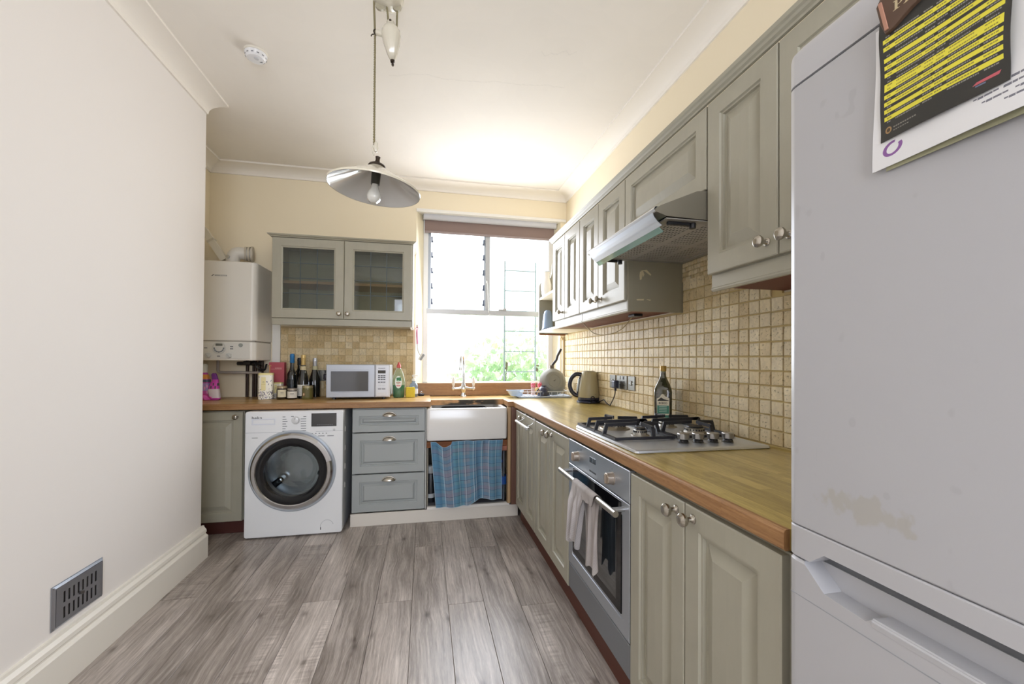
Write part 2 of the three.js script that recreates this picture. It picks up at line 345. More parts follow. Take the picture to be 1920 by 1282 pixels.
{ // right wall: 54 mm pitch above the worktop, with a band of small mosaic under the hood
  const P = 0.0545, variants = [...Array(10)].map(() => tileGeo(0.0505, 0.007, 1).rotateY(-Math.PI / 2)), small = [...Array(6)].map(() => tileGeo(0.0212, 0.007, 0.55).rotateY(-Math.PI / 2)), list = [];
  const z1 = -0.62;
  add('grout_bed', [bx(XR - 0.0095, XR, 0.868, 1.428, ZB + 0.003, z1), bx(XR - 0.0095, XR, 1.428, 1.66, -1.888, -1.285)], grout, wallRight);
  for (let c = 0; z1 - P * (c + 0.5) > ZB + 0.02; c++) for (let r = 0; r < 13; r++) {
    const z = z1 - P * (c + 0.5), y = 0.8725 + P * (r + 0.5);
    if (y > 1.425 && !(z < -1.31 && z > -1.87 && y < 1.57)) continue;
    list.push([z, y]);
  }
  list.sort((a, b) => b[0] - a[0]);
  const hid = (z) => z > -0.70;                                            // behind the refrigerator
  const seen = list.filter((t) => !hid(t[0])), rest = [];
  seen.forEach(([z, y], i) => {
    const g = variants[Math.floor(rnd() * 10)], tw = (rnd() - 0.5) * 0.016;
    if (i < 300) { const o = piece('tile', g, stoneMats[Math.floor(rnd() * 6)], wallRight); o.position.set(XR - 0.0085 - rnd() * 0.0014, y + rr(-0.0006, 0.0006), z + rr(-0.0006, 0.0006)); o.rotation.x = tw; }
    else rest.push([g, V(XR - 0.0085 - rnd() * 0.0014, y, z), tw]);
  });
  for (let m = 0; m < 6; m++) { const L = rest.filter((_, i) => i % 6 === m).map(([g, p, tw]) => g.clone().rotateX(tw).translate(p.x, p.y, p.z)); const o = add('far_tiles', L, stoneMats[m], wallRight); o.userData.kind = 'stuff'; }
  const sm = [...Array(6)].map(() => []);
  for (let z = -1.30; z > -1.885; z -= 0.0225) for (let y = 1.5825; y < 1.655; y += 0.0235) sm[Math.floor(rnd() * 6)].push(small[Math.floor(rnd() * 6)].clone().translate(XR - 0.0085, y, z));
  sm.forEach((L, m) => { const o = add('mosaic', L, stoneMats[m], wallRight); o.userData.kind = 'stuff'; });
}
{ // back wall: flush tiles between the boiler and the window
  const P = 0.0546, variants = [...Array(6)].map(() => tileGeo(0.0528, 0.006, 0.5));
  add('grout_bed', bx(-1.136, -0.098, 0.80, 1.44, ZB, ZB + 0.0085), groutBack, wallBack);
  for (let c = 0; c < 19; c++) for (let r = 0; r < 10; r++) {
    const o = piece('tile', variants[Math.floor(rnd() * 6)], backMats[Math.floor(rnd() * 6)], wallBack);
    o.position.set(-1.136 + P * (c + 0.5), 0.884 + P * (r + 0.5), ZB + 0.0045 + rnd() * 0.0006);
  }
  struct('trim_5', bx(-1.197, -1.138, 0.876, 1.47, ZB + 0.0005, ZB + 0.014, 0.002), whitePaint);   // painted board beside the tiles
}
// ---------------------------------------------------------------- window over the sink
{ const w = new THREE.Group(); w.name = 'window_1'; w.userData.kind = 'structure'; scene.add(w);
  const z0 = -3.84, z1 = -3.79, x0 = -0.02, x1 = 1.175, y0 = 0.972, y1 = 2.46, fr = std('#e2e2e2', 0.4), alu = std('#b9babb', 0.45, 0.3);
  // boxed reveal that narrows towards the sash
  add('reveal', [extrude([[WX0 - 0.002, ZB + 0.0], [x0 - 0.0, z1], [x0 - 0.0, z0 - 0.1], [WX0 - 0.002, z0 - 0.1]].map(([x, z]) => [x, -z]), y1 - 0.9).rotateX(-Math.PI / 2).translate(0, 0.93, 0),
    extrude([[WX1 + 0.002, ZB + 0.0], [x1 + 0.0, z1], [x1 + 0.0, z0 - 0.1], [WX1 + 0.002, z0 - 0.1]].reverse().map(([x, z]) => [x, -z]), y1 - 0.9).rotateX(-Math.PI / 2).translate(0, 0.93, 0)], std('#e6dcc2', 0.55), w);
  add('frame', [bx(x0, x0 + 0.042, y0, y1, z0, z1, 0.003), bx(x1 - 0.042, x1, y0, y1, z0, z1, 0.003), bx(x0, x1, y0 - 0.005, y0 + 0.012, z0, z1, 0.003), bx(x0, x1, y1 - 0.05, y1, z0, z1, 0.003)], fr, w);
  add('meeting_rail', bx(x0 + 0.03, x1 - 0.03, 1.588, 1.63, z0, z1 + 0.012, 0.003), alu, w);
  add('mullion', bx(0.534, 0.574, 1.63, y1 - 0.04, z0, z1 + 0.008, 0.003), alu, w);
  for (const [a, b, c, d] of [[x0 + 0.04, x1 - 0.04, y0 + 0.01, 1.59], [0.572, x1 - 0.04, 1.628, y1 - 0.04]]) add('pane', bx(a, b, c, d, -3.818, -3.8165), clearGlass, w);
  // louvre blades and their clips in the upper left light
  for (let i = 0; i < 6; i++) {
    const y = 1.70 + i * 0.138, g = box(0.455, 0.150, 0.005, 0, 0, 0, 0.002).rotateX(0.10).translate(0.290, y + 0.005, -3.826);
    add('louvre_blade', g, clearGlass, w);
    for (const [x, s] of [[0.053, 1], [0.520, -1]]) add('louvre_clip', [box(0.012, 0.052, 0.016, x, y, -3.812, 0.003), cyl(0.009, 0.009, 0.016, 0, 0, 0, 12).rotateZ(Math.PI / 2).translate(x + s * 0.004, y - 0.02, -3.803)], std('#5c6577', 0.4, 0.4), w);
  }
  add('louvre_channel', [bx(0.022, 0.046, 1.63, 2.42, -3.835, -3.806), bx(0.524, 0.536, 1.63, 2.42, -3.835, -3.806)], std('#a9b0b8', 0.4, 0.5), w);
  add('operating_rod', [bar(V(0.548, 1.88, -3.766), V(0.562, 1.60, -3.760), 0.0035), box(0.016, 0.03, 0.018, 0.545, 1.885, -3.776, 0.004), new THREE.SphereGeometry(0.008, 12, 8).translate(0.563, 1.585, -3.760)], chrome, w);
  add('window_stay', [box(0.07, 0.012, 0.016, 0.69, 1.636, -3.776, 0.003), box(0.03, 0.018, 0.02, 0.71, 1.642, -3.772, 0.004)], alu, w);
  add('lintel_board', bx(WX0 - 0.002, WX1 + 0.05, 2.452, 2.478, z1 + 0.001, ZB + 0.012, 0.004), whitePaint, w);
}
{ const w = new THREE.Group(); w.name = 'window_2'; w.userData.kind = 'structure'; scene.add(w);
  const z0 = ZR + 0.06, z1 = ZR + 0.11;
  add('frame', [bx(RX0, RX0 + 0.06, RY0, RY1, z0, z1), bx(RX1 - 0.06, RX1, RY0, RY1, z0, z1), bx(RX0, RX1, RY0, RY0 + 0.06, z0, z1), bx(RX0, RX1, RY1 - 0.06, RY1, z0, z1), bx(0.225, 0.275, RY0, RY1, z0, z1)], whitePaint, w);
  add('pane', bx(RX0 + 0.05, RX1 - 0.05, RY0 + 0.05, RY1 - 0.05, ZR + 0.08, ZR + 0.082), clearGlass, w);
  struct('window_sill', bx(RX0 - 0.04, RX1 + 0.04, RY0 - 0.03, RY0 - 0.001, ZR - 0.06, ZR + 0.07, 0.006), whitePaint);
}
tag(add('window_upstand', metric(bx(-0.085, 1.20, 0.872, 0.979, ZB + 0.016, ZB + 0.036, 0.003)), boardWood), 'varnished wooden upstand board behind the tap along the bottom of the window', 'board');
{ const t = thing('roller_blind', 'rolled-up window blind with a silver grey tube and a strip of brown fabric', 'blind');
  add('tube', bar(V(-0.018, 2.440, -3.755), V(1.185, 2.440, -3.755), 0.032, 28), std('#c9cad0', 0.5), t);
  add('fabric', sheet((u, v) => V(-0.010 + u * 1.186, 2.412 - v * 0.102, -3.775 + 0.004 * v), 12, 4, 0.0012), std('#8b7770', 0.8), t);
  add('hem_bar', box(1.186, 0.02, 0.008, 0.583, 2.308, -3.771, 0.003), std('#9c8d8a', 0.6), t);
  for (const x of [-0.021, 1.188]) add('bracket', box(0.006, 0.075, 0.05, x, 2.44, -3.76, 0.002), steel, t);
}
// ---------------------------------------------------------------- outdoors
struct('ground', bx(-14, 16, -2.7, -2.6, -26, ZB - 0.31), std('#b9b8ac', 0.9));
{ const t = thing('garden_trellis', 'pale square wire trellis standing outside behind the right half of the window', 'trellis');
  const m = std('#6c7472', 0.6), z = -5.5;
  for (const x of [1.035, 1.46]) add('upright', flatBar(V(x, -2.6, z), V(x, 2.50, z), 0.018, 0.018), m, t);
  for (let i = 0; i < 17; i++) add('rung', flatBar(V(1.035, 2.374 - i * 0.27, z + 0.010), V(1.46, 2.374 - i * 0.27, z + 0.010), 0.013, 0.013), m, t);
}
{ // leafy climber: separate leaves on thin stems
  const t = thing('climbing_shrub', 'pale green leafy shrub growing outside beyond the trellis', 'shrub');
  const leafShape = (() => { const rings = [], N = 5; const pos = []; for (let i = 0; i <= N; i++) { const s = i / N, w = 0.030 * Math.sin(Math.PI * Math.pow(s, 0.8)); rings.push([V(-w, s * 0.09, -0.012 * s * s), V(0, s * 0.09, -0.012 * s * s + 0.006 * (w / 0.03)), V(w, s * 0.09, -0.012 * s * s)]); }
    for (let k = 0; k < N; k++) for (let i = 0; i < 2; i++) { const a = rings[k][i], b = rings[k][i + 1], c = rings[k + 1][i + 1], d = rings[k + 1][i]; for (const p of [a, b, c, a, c, d]) pos.push(p.x, p.y, p.z); }
    const g = new THREE.BufferGeometry(); g.setAttribute('position', new THREE.Float32BufferAttribute(pos, 3)); g.computeVertexNormals(); return plain(g); })();
  const n = 1500, im = new THREE.InstancedMesh(leafShape, phys({ color: '#ffffff', roughness: 0.7, transmission: 0.35, thickness: 0 }), n), q = new THREE.Object3D(), col = new THREE.Color();
  im.name = 'foliage'; im.userData.kind = 'stuff'; im.castShadow = im.receiveShadow = true;
  for (let i = 0; i < n; i++) {
    const cl = Math.floor(rnd() * 7), cx = [0.75, 1.2, 1.7, 1.3, 2.1, 1.9, 1.0][cl], cy = [0.75, 0.55, 0.9, 1.15, 0.7, 1.3, 1.0][cl], R = 0.5 * Math.sqrt(rnd()), a = rnd() * 6.28;
    q.position.set(cx + R * Math.cos(a) * 1.2, cy + R * Math.sin(a), -6.9 + rr(-0.6, 0.6)); q.rotation.set(rr(-1.6, 1.6), rnd() * 6.28, rr(-1.6, 1.6)); q.scale.setScalar(rr(0.7, 1.7)); q.updateMatrix();
    im.setMatrixAt(i, q.matrix); im.setColorAt(i, col.setHSL(0.24 + rr(-0.03, 0.05), rr(0.18, 0.34), rr(0.42, 0.58)));
  }
  t.add(im);
  for (const [x, z, h] of [[0.9, -6.9, 0.9], [1.3, -6.95, 1.2], [1.8, -6.85, 1.1], [2.1, -6.9, 1.3]]) add('stem', tube([V(x, -2.6, z), V(x + 0.08, -1, z), V(x - 0.05, 0.2, z + 0.05), V(x + 0.06, h, z)], 0.022, 24, 6), std('#6a5c48', 0.9), t);
}
{ const t = thing('garden_wall', 'long pale rendered wall across the bottom of the garden outside', 'wall');
  add('render', bx(-12, 14, -2.6, 1.05, -12.2, -12), std('#dedbd2', 0.9), t); add('coping', bx(-12, 14, 1.05, 1.12, -12.28, -11.94, 0.01), std('#d2cec4', 0.9), t); }
// ---------------------------------------------------------------- kitchen units
function doorGeo(w, h, f = 0.055, slope = 0.03, t = 0.02) {
  return rectLoft(w, h, [[0, -t], [0, -0.003], [0.003, 0], [f, 0], [f + 0.003, -0.006], [f + 0.009, -0.006], [f + 0.011, -0.015], [f + 0.018, -0.015], [f + 0.018 + slope, -0.003]]);
}
const knobShape = lathe([[0, 0], [0.012, 0], [0.012, 0.002], [0.0085, 0.004], [0.0062, 0.008], [0.006, 0.016], [0.009, 0.019], [0.0145, 0.023], [0.0172, 0.029], [0.0168, 0.034], [0.012, 0.039], [0.006, 0.0412], [0, 0.0415]], 24).rotateX(Math.PI / 2);
const place = (g, x, y, z) => g.clone().translate(x, y, z);
function door(parent, x0, x1, y0, y1, knob, mat = sage, z = 0, name = 'door') {   // x0..x1 in the unit's own axes, front at z
  const g = metric(doorGeo(x1 - x0 - 0.004, y1 - y0), 'y'); g.translate((x0 + x1) / 2, (y0 + y1) / 2, z);
  const d = add(name, g, mat, parent);
  if (knob) add('knob', place(knobShape, knob[0], knob[1], z), nickel, d);
  return d;
}
const carcass = (parent, w, y0, y1, depth, mat = sage, zf = -0.021) => add('carcass', [bx(-w / 2 + 0.001, -w / 2 + 0.018, y0, y1, -depth, zf), bx(w / 2 - 0.018, w / 2 - 0.001, y0, y1, -depth, zf), bx(-w / 2 + 0.018, w / 2 - 0.018, y0, y0 + 0.018, -depth, zf), bx(-w / 2 + 0.018, w / 2 - 0.018, y1 - 0.018, y1, -depth, zf), bx(-w / 2 + 0.018, w / 2 - 0.018, y0 + 0.018, y1 - 0.018, -depth, -depth + 0.008)], mat, parent);
const FX = 0.66, QT = -Math.PI / 2;                                        // front plane and turn of the right-hand run
function rightBase(label, z0, z1, doors) {
  const w = z1 - z0, t = thing('base_unit', label, 'cabinet', [FX, 0, (z0 + z1) / 2], QT);
  carcass(t, w, 0.130, 0.818, 0.594);
  for (const [a, b, k] of doors) door(t, a - (z0 + z1) / 2, b - (z0 + z1) / 2, 0.130, 0.814, k ? [k - (z0 + z1) / 2, 0.785] : null);
  return t;
}
rightBase('green base unit in the far corner, a towel rail hooked over its door', -3.022, -2.472, [[-3.020, -2.745, -2.785], [-2.745, -2.474, 0]]);
rightBase('green two-door base unit directly beyond the oven, knobs meeting in the middle', -2.470, -1.868, [[-2.468, -2.172, -2.210], [-2.172, -1.870, -2.135]]);
rightBase('green two-door base unit between the oven and the refrigerator', -1.269, -0.672, [[-1.268, -0.977, -1.012], [-0.977, -0.674, -0.940]]);
tag(add('kick_board', metric(bx(0.705, 0.72, 0, 0.127, -3.05, -0.662), 'z'), std('#5a2f20', 0.55)), 'dark brown kick board along the floor under the right-hand units', 'plinth');
{ // towel rail that hooks over the far door
  const t = thing('towel_rail', 'small chrome rail hooked over the top of the far corner door', 'towel rail', [FX, 0, -2.60], QT);
  for (const x of [-0.13, 0.10]) add('hook', tube([V(x, 0.815, -0.018), V(x, 0.822, -0.004), V(x, 0.812, 0.004), V(x, 0.79, 0.012), V(x, 0.772, 0.046)], 0.0024, 24, 6), chrome, t);
  add('bar', bar(V(-0.20, 0.766, 0.049), V(0.125, 0.766, 0.049), 0.0085, 16), std('#e9e6e0', 0.3, 0.2), t);
  add('end_cap', box(0.045, 0.022, 0.022, 0.128, 0.766, 0.049, 0.006), chrome, t);
}
// corner post between the sink and the right-hand run
{ const t = thing('corner_post', 'brown timber corner post between the sink and the right-hand units', 'post');
  add('post', metric(bx(0.634, 0.682, 0.112, 0.826, -3.16, -3.050, 0.002), 'y'), std('#6b4a3c', 0.55), t);
  add('edge_strip', metric(bx(0.612, 0.633, 0.112, 0.826, -3.14, -3.088), 'y'), std('#b79a74', 0.5), t); }

// left-hand cupboard and drawers
{ const t = thing('base_unit', 'olive green base cupboard at the far left beside the washing machine', 'cabinet', [-1.42, 0, -3.13]);
  carcass(t, 0.46, 0.092, 0.826, 0.545); door(t, -0.23, 0.228, 0.092, 0.822, [0.19, 0.79]);
  add('kick_board', metric(bx(-0.23, 0.23, 0, 0.09, -0.06, -0.045)), std('#4a2018', 0.6), t); }
{ const t = thing('drawer_unit', 'blue-grey unit of three drawers with cup pulls between the washing machine and the sink', 'drawers', [-0.2465, 0, -3.13]);
  carcass(t, 0.508, 0.093, 0.828, 0.545, sageCoolLit);
  add('side_panel', metric(bx(0.2545, 0.2610, 0.093, 0.828, -0.5, -0.002), 'y'), std('#c9cac4', 0.5), t);
  for (const [y0, y1, yp] of [[0.661, 0.822, 0.785], [0.368, 0.654, 0.612], [0.096, 0.360, 0.325]]) {
    const h = y1 - y0, f = h < 0.2 ? 0.046 : 0.052, d = add('drawer', metric(doorGeo(0.502, h, f, h < 0.2 ? 0.012 : 0.014)).translate(0, (y0 + y1) / 2, 0), sageCoolLit, t);
    const cup = new THREE.SphereGeometry(1, 28, 10, Math.PI, Math.PI, 0, Math.PI / 2);
    cup.rotateY(Math.PI); cup.scale(0.046, 0.027, 0.026); cup.translate(0, yp - 0.012, 0.001);
    const inner = new THREE.SphereGeometry(1, 28, 10, Math.PI, Math.PI, 0, Math.PI / 2); inner.rotateY(Math.PI); inner.scale(0.043, 0.0245, 0.0235); inner.translate(0, yp - 0.012, 0.001);
    const rim = tube([...Array(13)].map((_, i) => { const a = i / 12 * Math.PI; return V(0.047 * Math.cos(a), yp - 0.012 + 0.028 * Math.sin(a), 0.0015); }), 0.003, 36, 6);
    add('cup_pull', [cup, inner, rim], nickel, d);
  } }
{ const t = thing('plinth_board', 'off-white painted plinth board along the floor under the drawers and the sink', 'plinth');
  add('board', metric(bx(-0.505, 0.700, 0.0, 0.088, -3.142, -3.124, 0.002)), plinthPaint, t);
  add('top_edge', metric(bx(0.022, 0.632, 0.089, 0.110, -3.142, -3.112, 0.002)), whitePaint, t); }
{ const t = thing('sink_cupboard', 'open doorless cupboard space under the white sink', 'cabinet');
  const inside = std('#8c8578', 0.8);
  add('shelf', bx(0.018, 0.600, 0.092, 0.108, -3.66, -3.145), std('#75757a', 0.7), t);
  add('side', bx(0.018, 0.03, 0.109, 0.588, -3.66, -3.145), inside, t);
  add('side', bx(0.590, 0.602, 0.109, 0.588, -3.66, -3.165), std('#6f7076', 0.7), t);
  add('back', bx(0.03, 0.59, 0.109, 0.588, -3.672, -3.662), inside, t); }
{ const t = thing('sink_rail', 'pale timber rail under the front of the white sink holding the checked cloth', 'rail');
  add('rail', metric(bx(0.018, 0.610, 0.540, 0.583, -3.135, -3.100, 0.003)), paleWood, t);
  add('lower_rail', metric(bx(0.50, 0.610, 0.500, 0.538, -3.135, -3.105, 0.003)), std('#9a5f4a', 0.6), t); }

// worktops ---------------------------------------------------------
{ const t = thing('worktop', 'oiled wooden worktop over the washing machine and drawers, left of the sink', 'worktop');
  add('top_board', metric(bx(XA + 0.003, 0.045, 0.836, 0.876, ZB + 0.010, -3.118)), leftWood, t);
  add('front_edge', metric(extrude([[0, 0], [-0.010, 0], [-0.014, 0.004], [-0.014, 0.034], [-0.012, 0.038], [-0.008, 0.040], [0, 0.040]].reverse(), 1.70).rotateY(Math.PI / 2).translate(XA + 0.003, 0.836, -3.118)), edgeWood, t); }
{ const t = thing('worktop', 'long yellowish wooden worktop along the tiled right wall, the hob set into it', 'worktop');
  const hole = bx(0.745, 1.175, 0.7, 1, -1.83, -1.34);
  add('top_board', metric(cut(bx(0.669, XR - 0.010, 0.828, 0.868, ZB + 0.014, -0.664), hole), 'z'), topWood, t);
  add('front_edge', metric(extrude([[0, 0], [-0.010, 0], [-0.014, 0.004], [-0.014, 0.034], [-0.012, 0.038], [-0.008, 0.040], [0, 0.040]].reverse(), 2.446).translate(0.669, 0.828, -3.110), 'z'), edgeWood, t);
  add('corner_end', metric(bx(0.614, 0.6685, 0.828, 0.868, -3.30, -3.100, 0.003), 'z'), edgeWood, t);
  const rot = dataTex(512, 64, (u, v) => { const m = smooth(0.10, 0.3, u) * (1 - smooth(0.86, 0.97, u)), k = m * smooth(0.30, 0.52, fbm(u * 9, v * 1.5, 5, 4)), s = fbm(u * 30, v * 6, 8, 3); const a = [170 + s * 30, 128 + s * 24, 84 + s * 20], b = [40 + s * 26, 36 + s * 20, 34]; return a.map((x, i) => x + (b[i] - x) * k); });
  add('rear_strip', metric(bx(0.0465, 0.6685, 0.828, 0.868, ZB + 0.014, -3.298)), leftWood, t);
  const g = new THREE.PlaneGeometry(0.565, 0.040).translate(0.330, 0.848, -3.2972); add('stained_edge', g, std('#ffffff', 0.7, 0, { map: rot }), t).userData.label = 'front edge blackened by water'; }

// butler sink --------------------------------------------------------
{ const t = thing('butler_sink', 'white ceramic butler sink with a deep front apron under the window', 'sink');
  const outer = (i, y) => rrect(0.588 - 2 * i, 0.42 - 2 * i, Math.max(0.022 - i, 0.006), 6).map(([x, z]) => V(0.3105 + x, y, -3.280 - z));
  const inner = (i, y) => rrect(0.522 - 2 * i, 0.354 - 2 * i, Math.max(0.035 - i * 0.4, 0.012), 6).map(([x, z]) => V(0.3105 + x, y, -3.280 - z));
  const rings = [outer(0.020, 0.592), outer(0.004, 0.597), outer(0, 0.608), outer(0, 0.815), outer(0.003, 0.823), outer(0.010, 0.827), inner(-0.004, 0.827), inner(0.002, 0.824), inner(0.006, 0.815), inner(0.016, 0.66), inner(0.03, 0.640), inner(0.12, 0.634)];
  add('basin', loft(rings, { crease: 0.7 }), ceramic, t);
  add('waste', cyl(0.042, 0.042, 0.004, 0.3105, 0.636, -3.28, 24), chrome, t); }
{ const t = thing('roasting_tray', 'dark oven tray propped inside the white sink, only its black rim showing', 'tray');
  const ring = (i, y) => rrect(0.36 - 2 * i, 0.24 - 2 * i, 0.03).map(([x, z]) => V(0.305 + x, y + (z) * 0.05, -3.29 - z));
  add('tray', loft([ring(0.03, 0.735), ring(0.005, 0.79), ring(0, 0.797), ring(0.006, 0.799), ring(0.035, 0.742)], { crease: 0.5 }), blackPlastic, t); }
{ // bridge tap
  const t = thing('mixer_tap', 'chrome swan-neck mixer tap with two white ceramic levers behind the sink', 'tap', [0.322, 0.868, -3.575]);
  add('body', [lathe([[0, 0], [0.026, 0], [0.027, 0.005], [0.022, 0.010], [0.018, 0.03], [0.019, 0.045], [0.024, 0.055], [0.026, 0.068], [0.022, 0.085], [0.016, 0.10], [0.012, 0.116], [0, 0.118]], 28), bar(V(-0.085, 0.066, 0), V(0, 0.074, 0), 0.009, 14, 0.013), bar(V(0.085, 0.066, 0), V(0, 0.074, 0), 0.009, 14, 0.013), new THREE.SphereGeometry(0.0145, 16, 12).translate(-0.085, 0.066, 0), new THREE.SphereGeometry(0.0145, 16, 12).translate(0.085, 0.066, 0)], chrome, t);
  add('spout', [tube([V(0, 0.11, 0), V(0, 0.20, 0), V(0, 0.285, 0), V(-0.006, 0.335, 0.018), V(-0.016, 0.353, 0.055), V(-0.030, 0.335, 0.095), V(-0.036, 0.29, 0.108), V(-0.037, 0.235, 0.110)], 0.0098, 70, 14)], chrome, t);
  add('aerator', cyl(0.0118, 0.0118, 0.02, -0.037, 0.236, 0.110, 20), chrome, t);
  for (const s of [-1, 1]) {
    const l = add('lever', lathe([[0, 0.0], [0.012, 0], [0.0125, 0.006], [0.008, 0.012], [0.008, 0.018], [0.0115, 0.024], [0.0125, 0.05], [0.0105, 0.08], [0.006, 0.092], [0, 0.094]], 20).translate(s * 0.085, 0.074, 0), ceramic, t);
    add('collar', cyl(0.0115, 0.0115, 0.008, s * 0.085, 0.082, 0, 20), chrome, l);
  } }
{ // checked cloth hung as a curtain below the sink
  const tex = canvasTex(1024, 1024, (g, w, h) => {
    g.fillStyle = '#64899f'; g.fillRect(0, 0, w, h);
    const band = (x, wd, c, vert) => { g.fillStyle = c; if (vert) g.fillRect(x * w, 0, wd * w, h); else g.fillRect(0, x * h, w, wd * h); };
    for (const [x, wd, c] of [[0, 0.10, 'rgba(70,125,165,.5)'], [0.10, 0.1, 'rgba(120,165,185,.35)'], [0.16, 0.11, 'rgba(150,125,135,.45)'], [0.30, 0.12, 'rgba(95,160,175,.4)'], [0.44, 0.09, 'rgba(150,135,140,.45)'], [0.60, 0.08, 'rgba(70,115,150,.45)'], [0.72, 0.09, 'rgba(150,130,140,.45)'], [0.86, 0.09, 'rgba(100,155,180,.35)']]) band(x, wd, c, true);
    for (let i = 0; i < 9; i++) { band(i / 9, 0.055, i % 3 === 1 ? 'rgba(140,115,135,.35)' : 'rgba(70,130,170,.4)', false); band(i / 9 + 0.055, 0.006, 'rgba(40,60,90,.55)', false); }
    for (const x of [0.15, 0.262, 0.37, 0.46, 0.575, 0.61, 0.70, 0.80, 0.90]) { band(x, 0.006, 'rgba(215,228,235,.75)', true); band(x + 0.02, 0.004, 'rgba(45,70,105,.45)', true); }
    g.globalAlpha = 0.10; for (let i = 0; i < 1024; i += 4) { g.fillStyle = i % 8 ? '#ffffff' : '#1b3550'; g.fillRect(i, 0, 2, h); g.fillRect(0, i, w, 2); } g.globalAlpha = 1;
    g.strokeStyle = 'rgba(170,195,215,.9)'; g.lineWidth = 14; g.strokeRect(0, 0, w, h);
  });
  tex.wrapS = tex.wrapT = THREE.RepeatWrapping;
  const t = thing('checked_cloth', 'blue checked tea towel hung like a curtain under the white sink', 'cloth');
  const fn = (u, v) => {                                                   // v = 0 top
    const sag = u < 0.28 ? 0.045 * Math.pow(Math.sin(Math.PI * clamp((u - 0.06) / 0.27)), 1.3) : 0, left = 0.045 + 0.040 * v, right = 0.575 - 0.016 * v - 0.006 * Math.sin(v * 5);
    const x = left + (right - left) * u, top = 0.588 - sag, bot = 0.118 + 0.045 * smooth(0.45, 0.68, u) - 0.012 * smooth(0.75, 0.85, u);
    const y = top + (bot - top) * v, fold = 0.010 * Math.sin(u * 23 + v * 1.5) * smooth(0.0, 0.5, 0.35 + v) + 0.006 * Math.sin(u * 47 - v * 2) * (1 - v * 0.5) + 0.018 * Math.exp(-Math.pow((u - 0.12 - v * 0.1) * 9, 2)) * v;
    return V(x, y, -3.082 + fold + 0.012 * v);
  };
  const g = sheet((u, v) => fn(u, v), 90, 60, 0.0018); for (let i = 0; i < g.attributes.uv.count; i++) g.attributes.uv.setY(i, 1 - g.attributes.uv.getY(i));
  add('cloth', g, std('#ffffff', 0.9, 0, { map: tex }), t); }
{ const t = thing('water_bottle', 'clear plastic water bottle with a blue band under the sink, right of the checked cloth', 'bottle', [0.592, 0.110, -3.20]);
  add('bottle', lathe([[0, 0], [0.034, 0.002], [0.038, 0.012], [0.034, 0.02], [0.038, 0.03], [0.034, 0.045], [0.038, 0.06], [0.034, 0.075], [0.038, 0.09], [0.038, 0.19], [0.034, 0.215], [0.018, 0.255], [0.013, 0.27], [0.013, 0.29], [0, 0.29]], 28, 1.2), phys({ color: '#eef6fb', roughness: 0.08, transmission: 1, thickness: 0 }), t);
  add('label_band', cyl(0.0385, 0.0385, 0.06, 0, 0.15, 0, 28), std('#2c5fb0', 0.5), t);
  add('cap', cyl(0.0145, 0.0145, 0.018, 0, 0.292, 0, 20), std('#2c5fb0', 0.5), t); }
{ const t = thing('spray_can', 'dark can with a white cap and foot under the sink, left of the checked cloth', 'can', [0.050, 0.110, -3.24]);
  add('can', lathe([[0, 0], [0.030, 0], [0.031, 0.01], [0.031, 0.20], [0.024, 0.215], [0, 0.216]], 24), std('#23262b', 0.35), t);
  add('cap', lathe([[0.024, 0.215], [0.026, 0.218], [0.026, 0.26], [0.022, 0.27], [0, 0.271]], 24), std('#d8dcdd', 0.4), t);
  add('band', cyl(0.0315, 0.0315, 0.03, 0, 0.05, 0, 24), std('#d8dcdd', 0.4), t); }
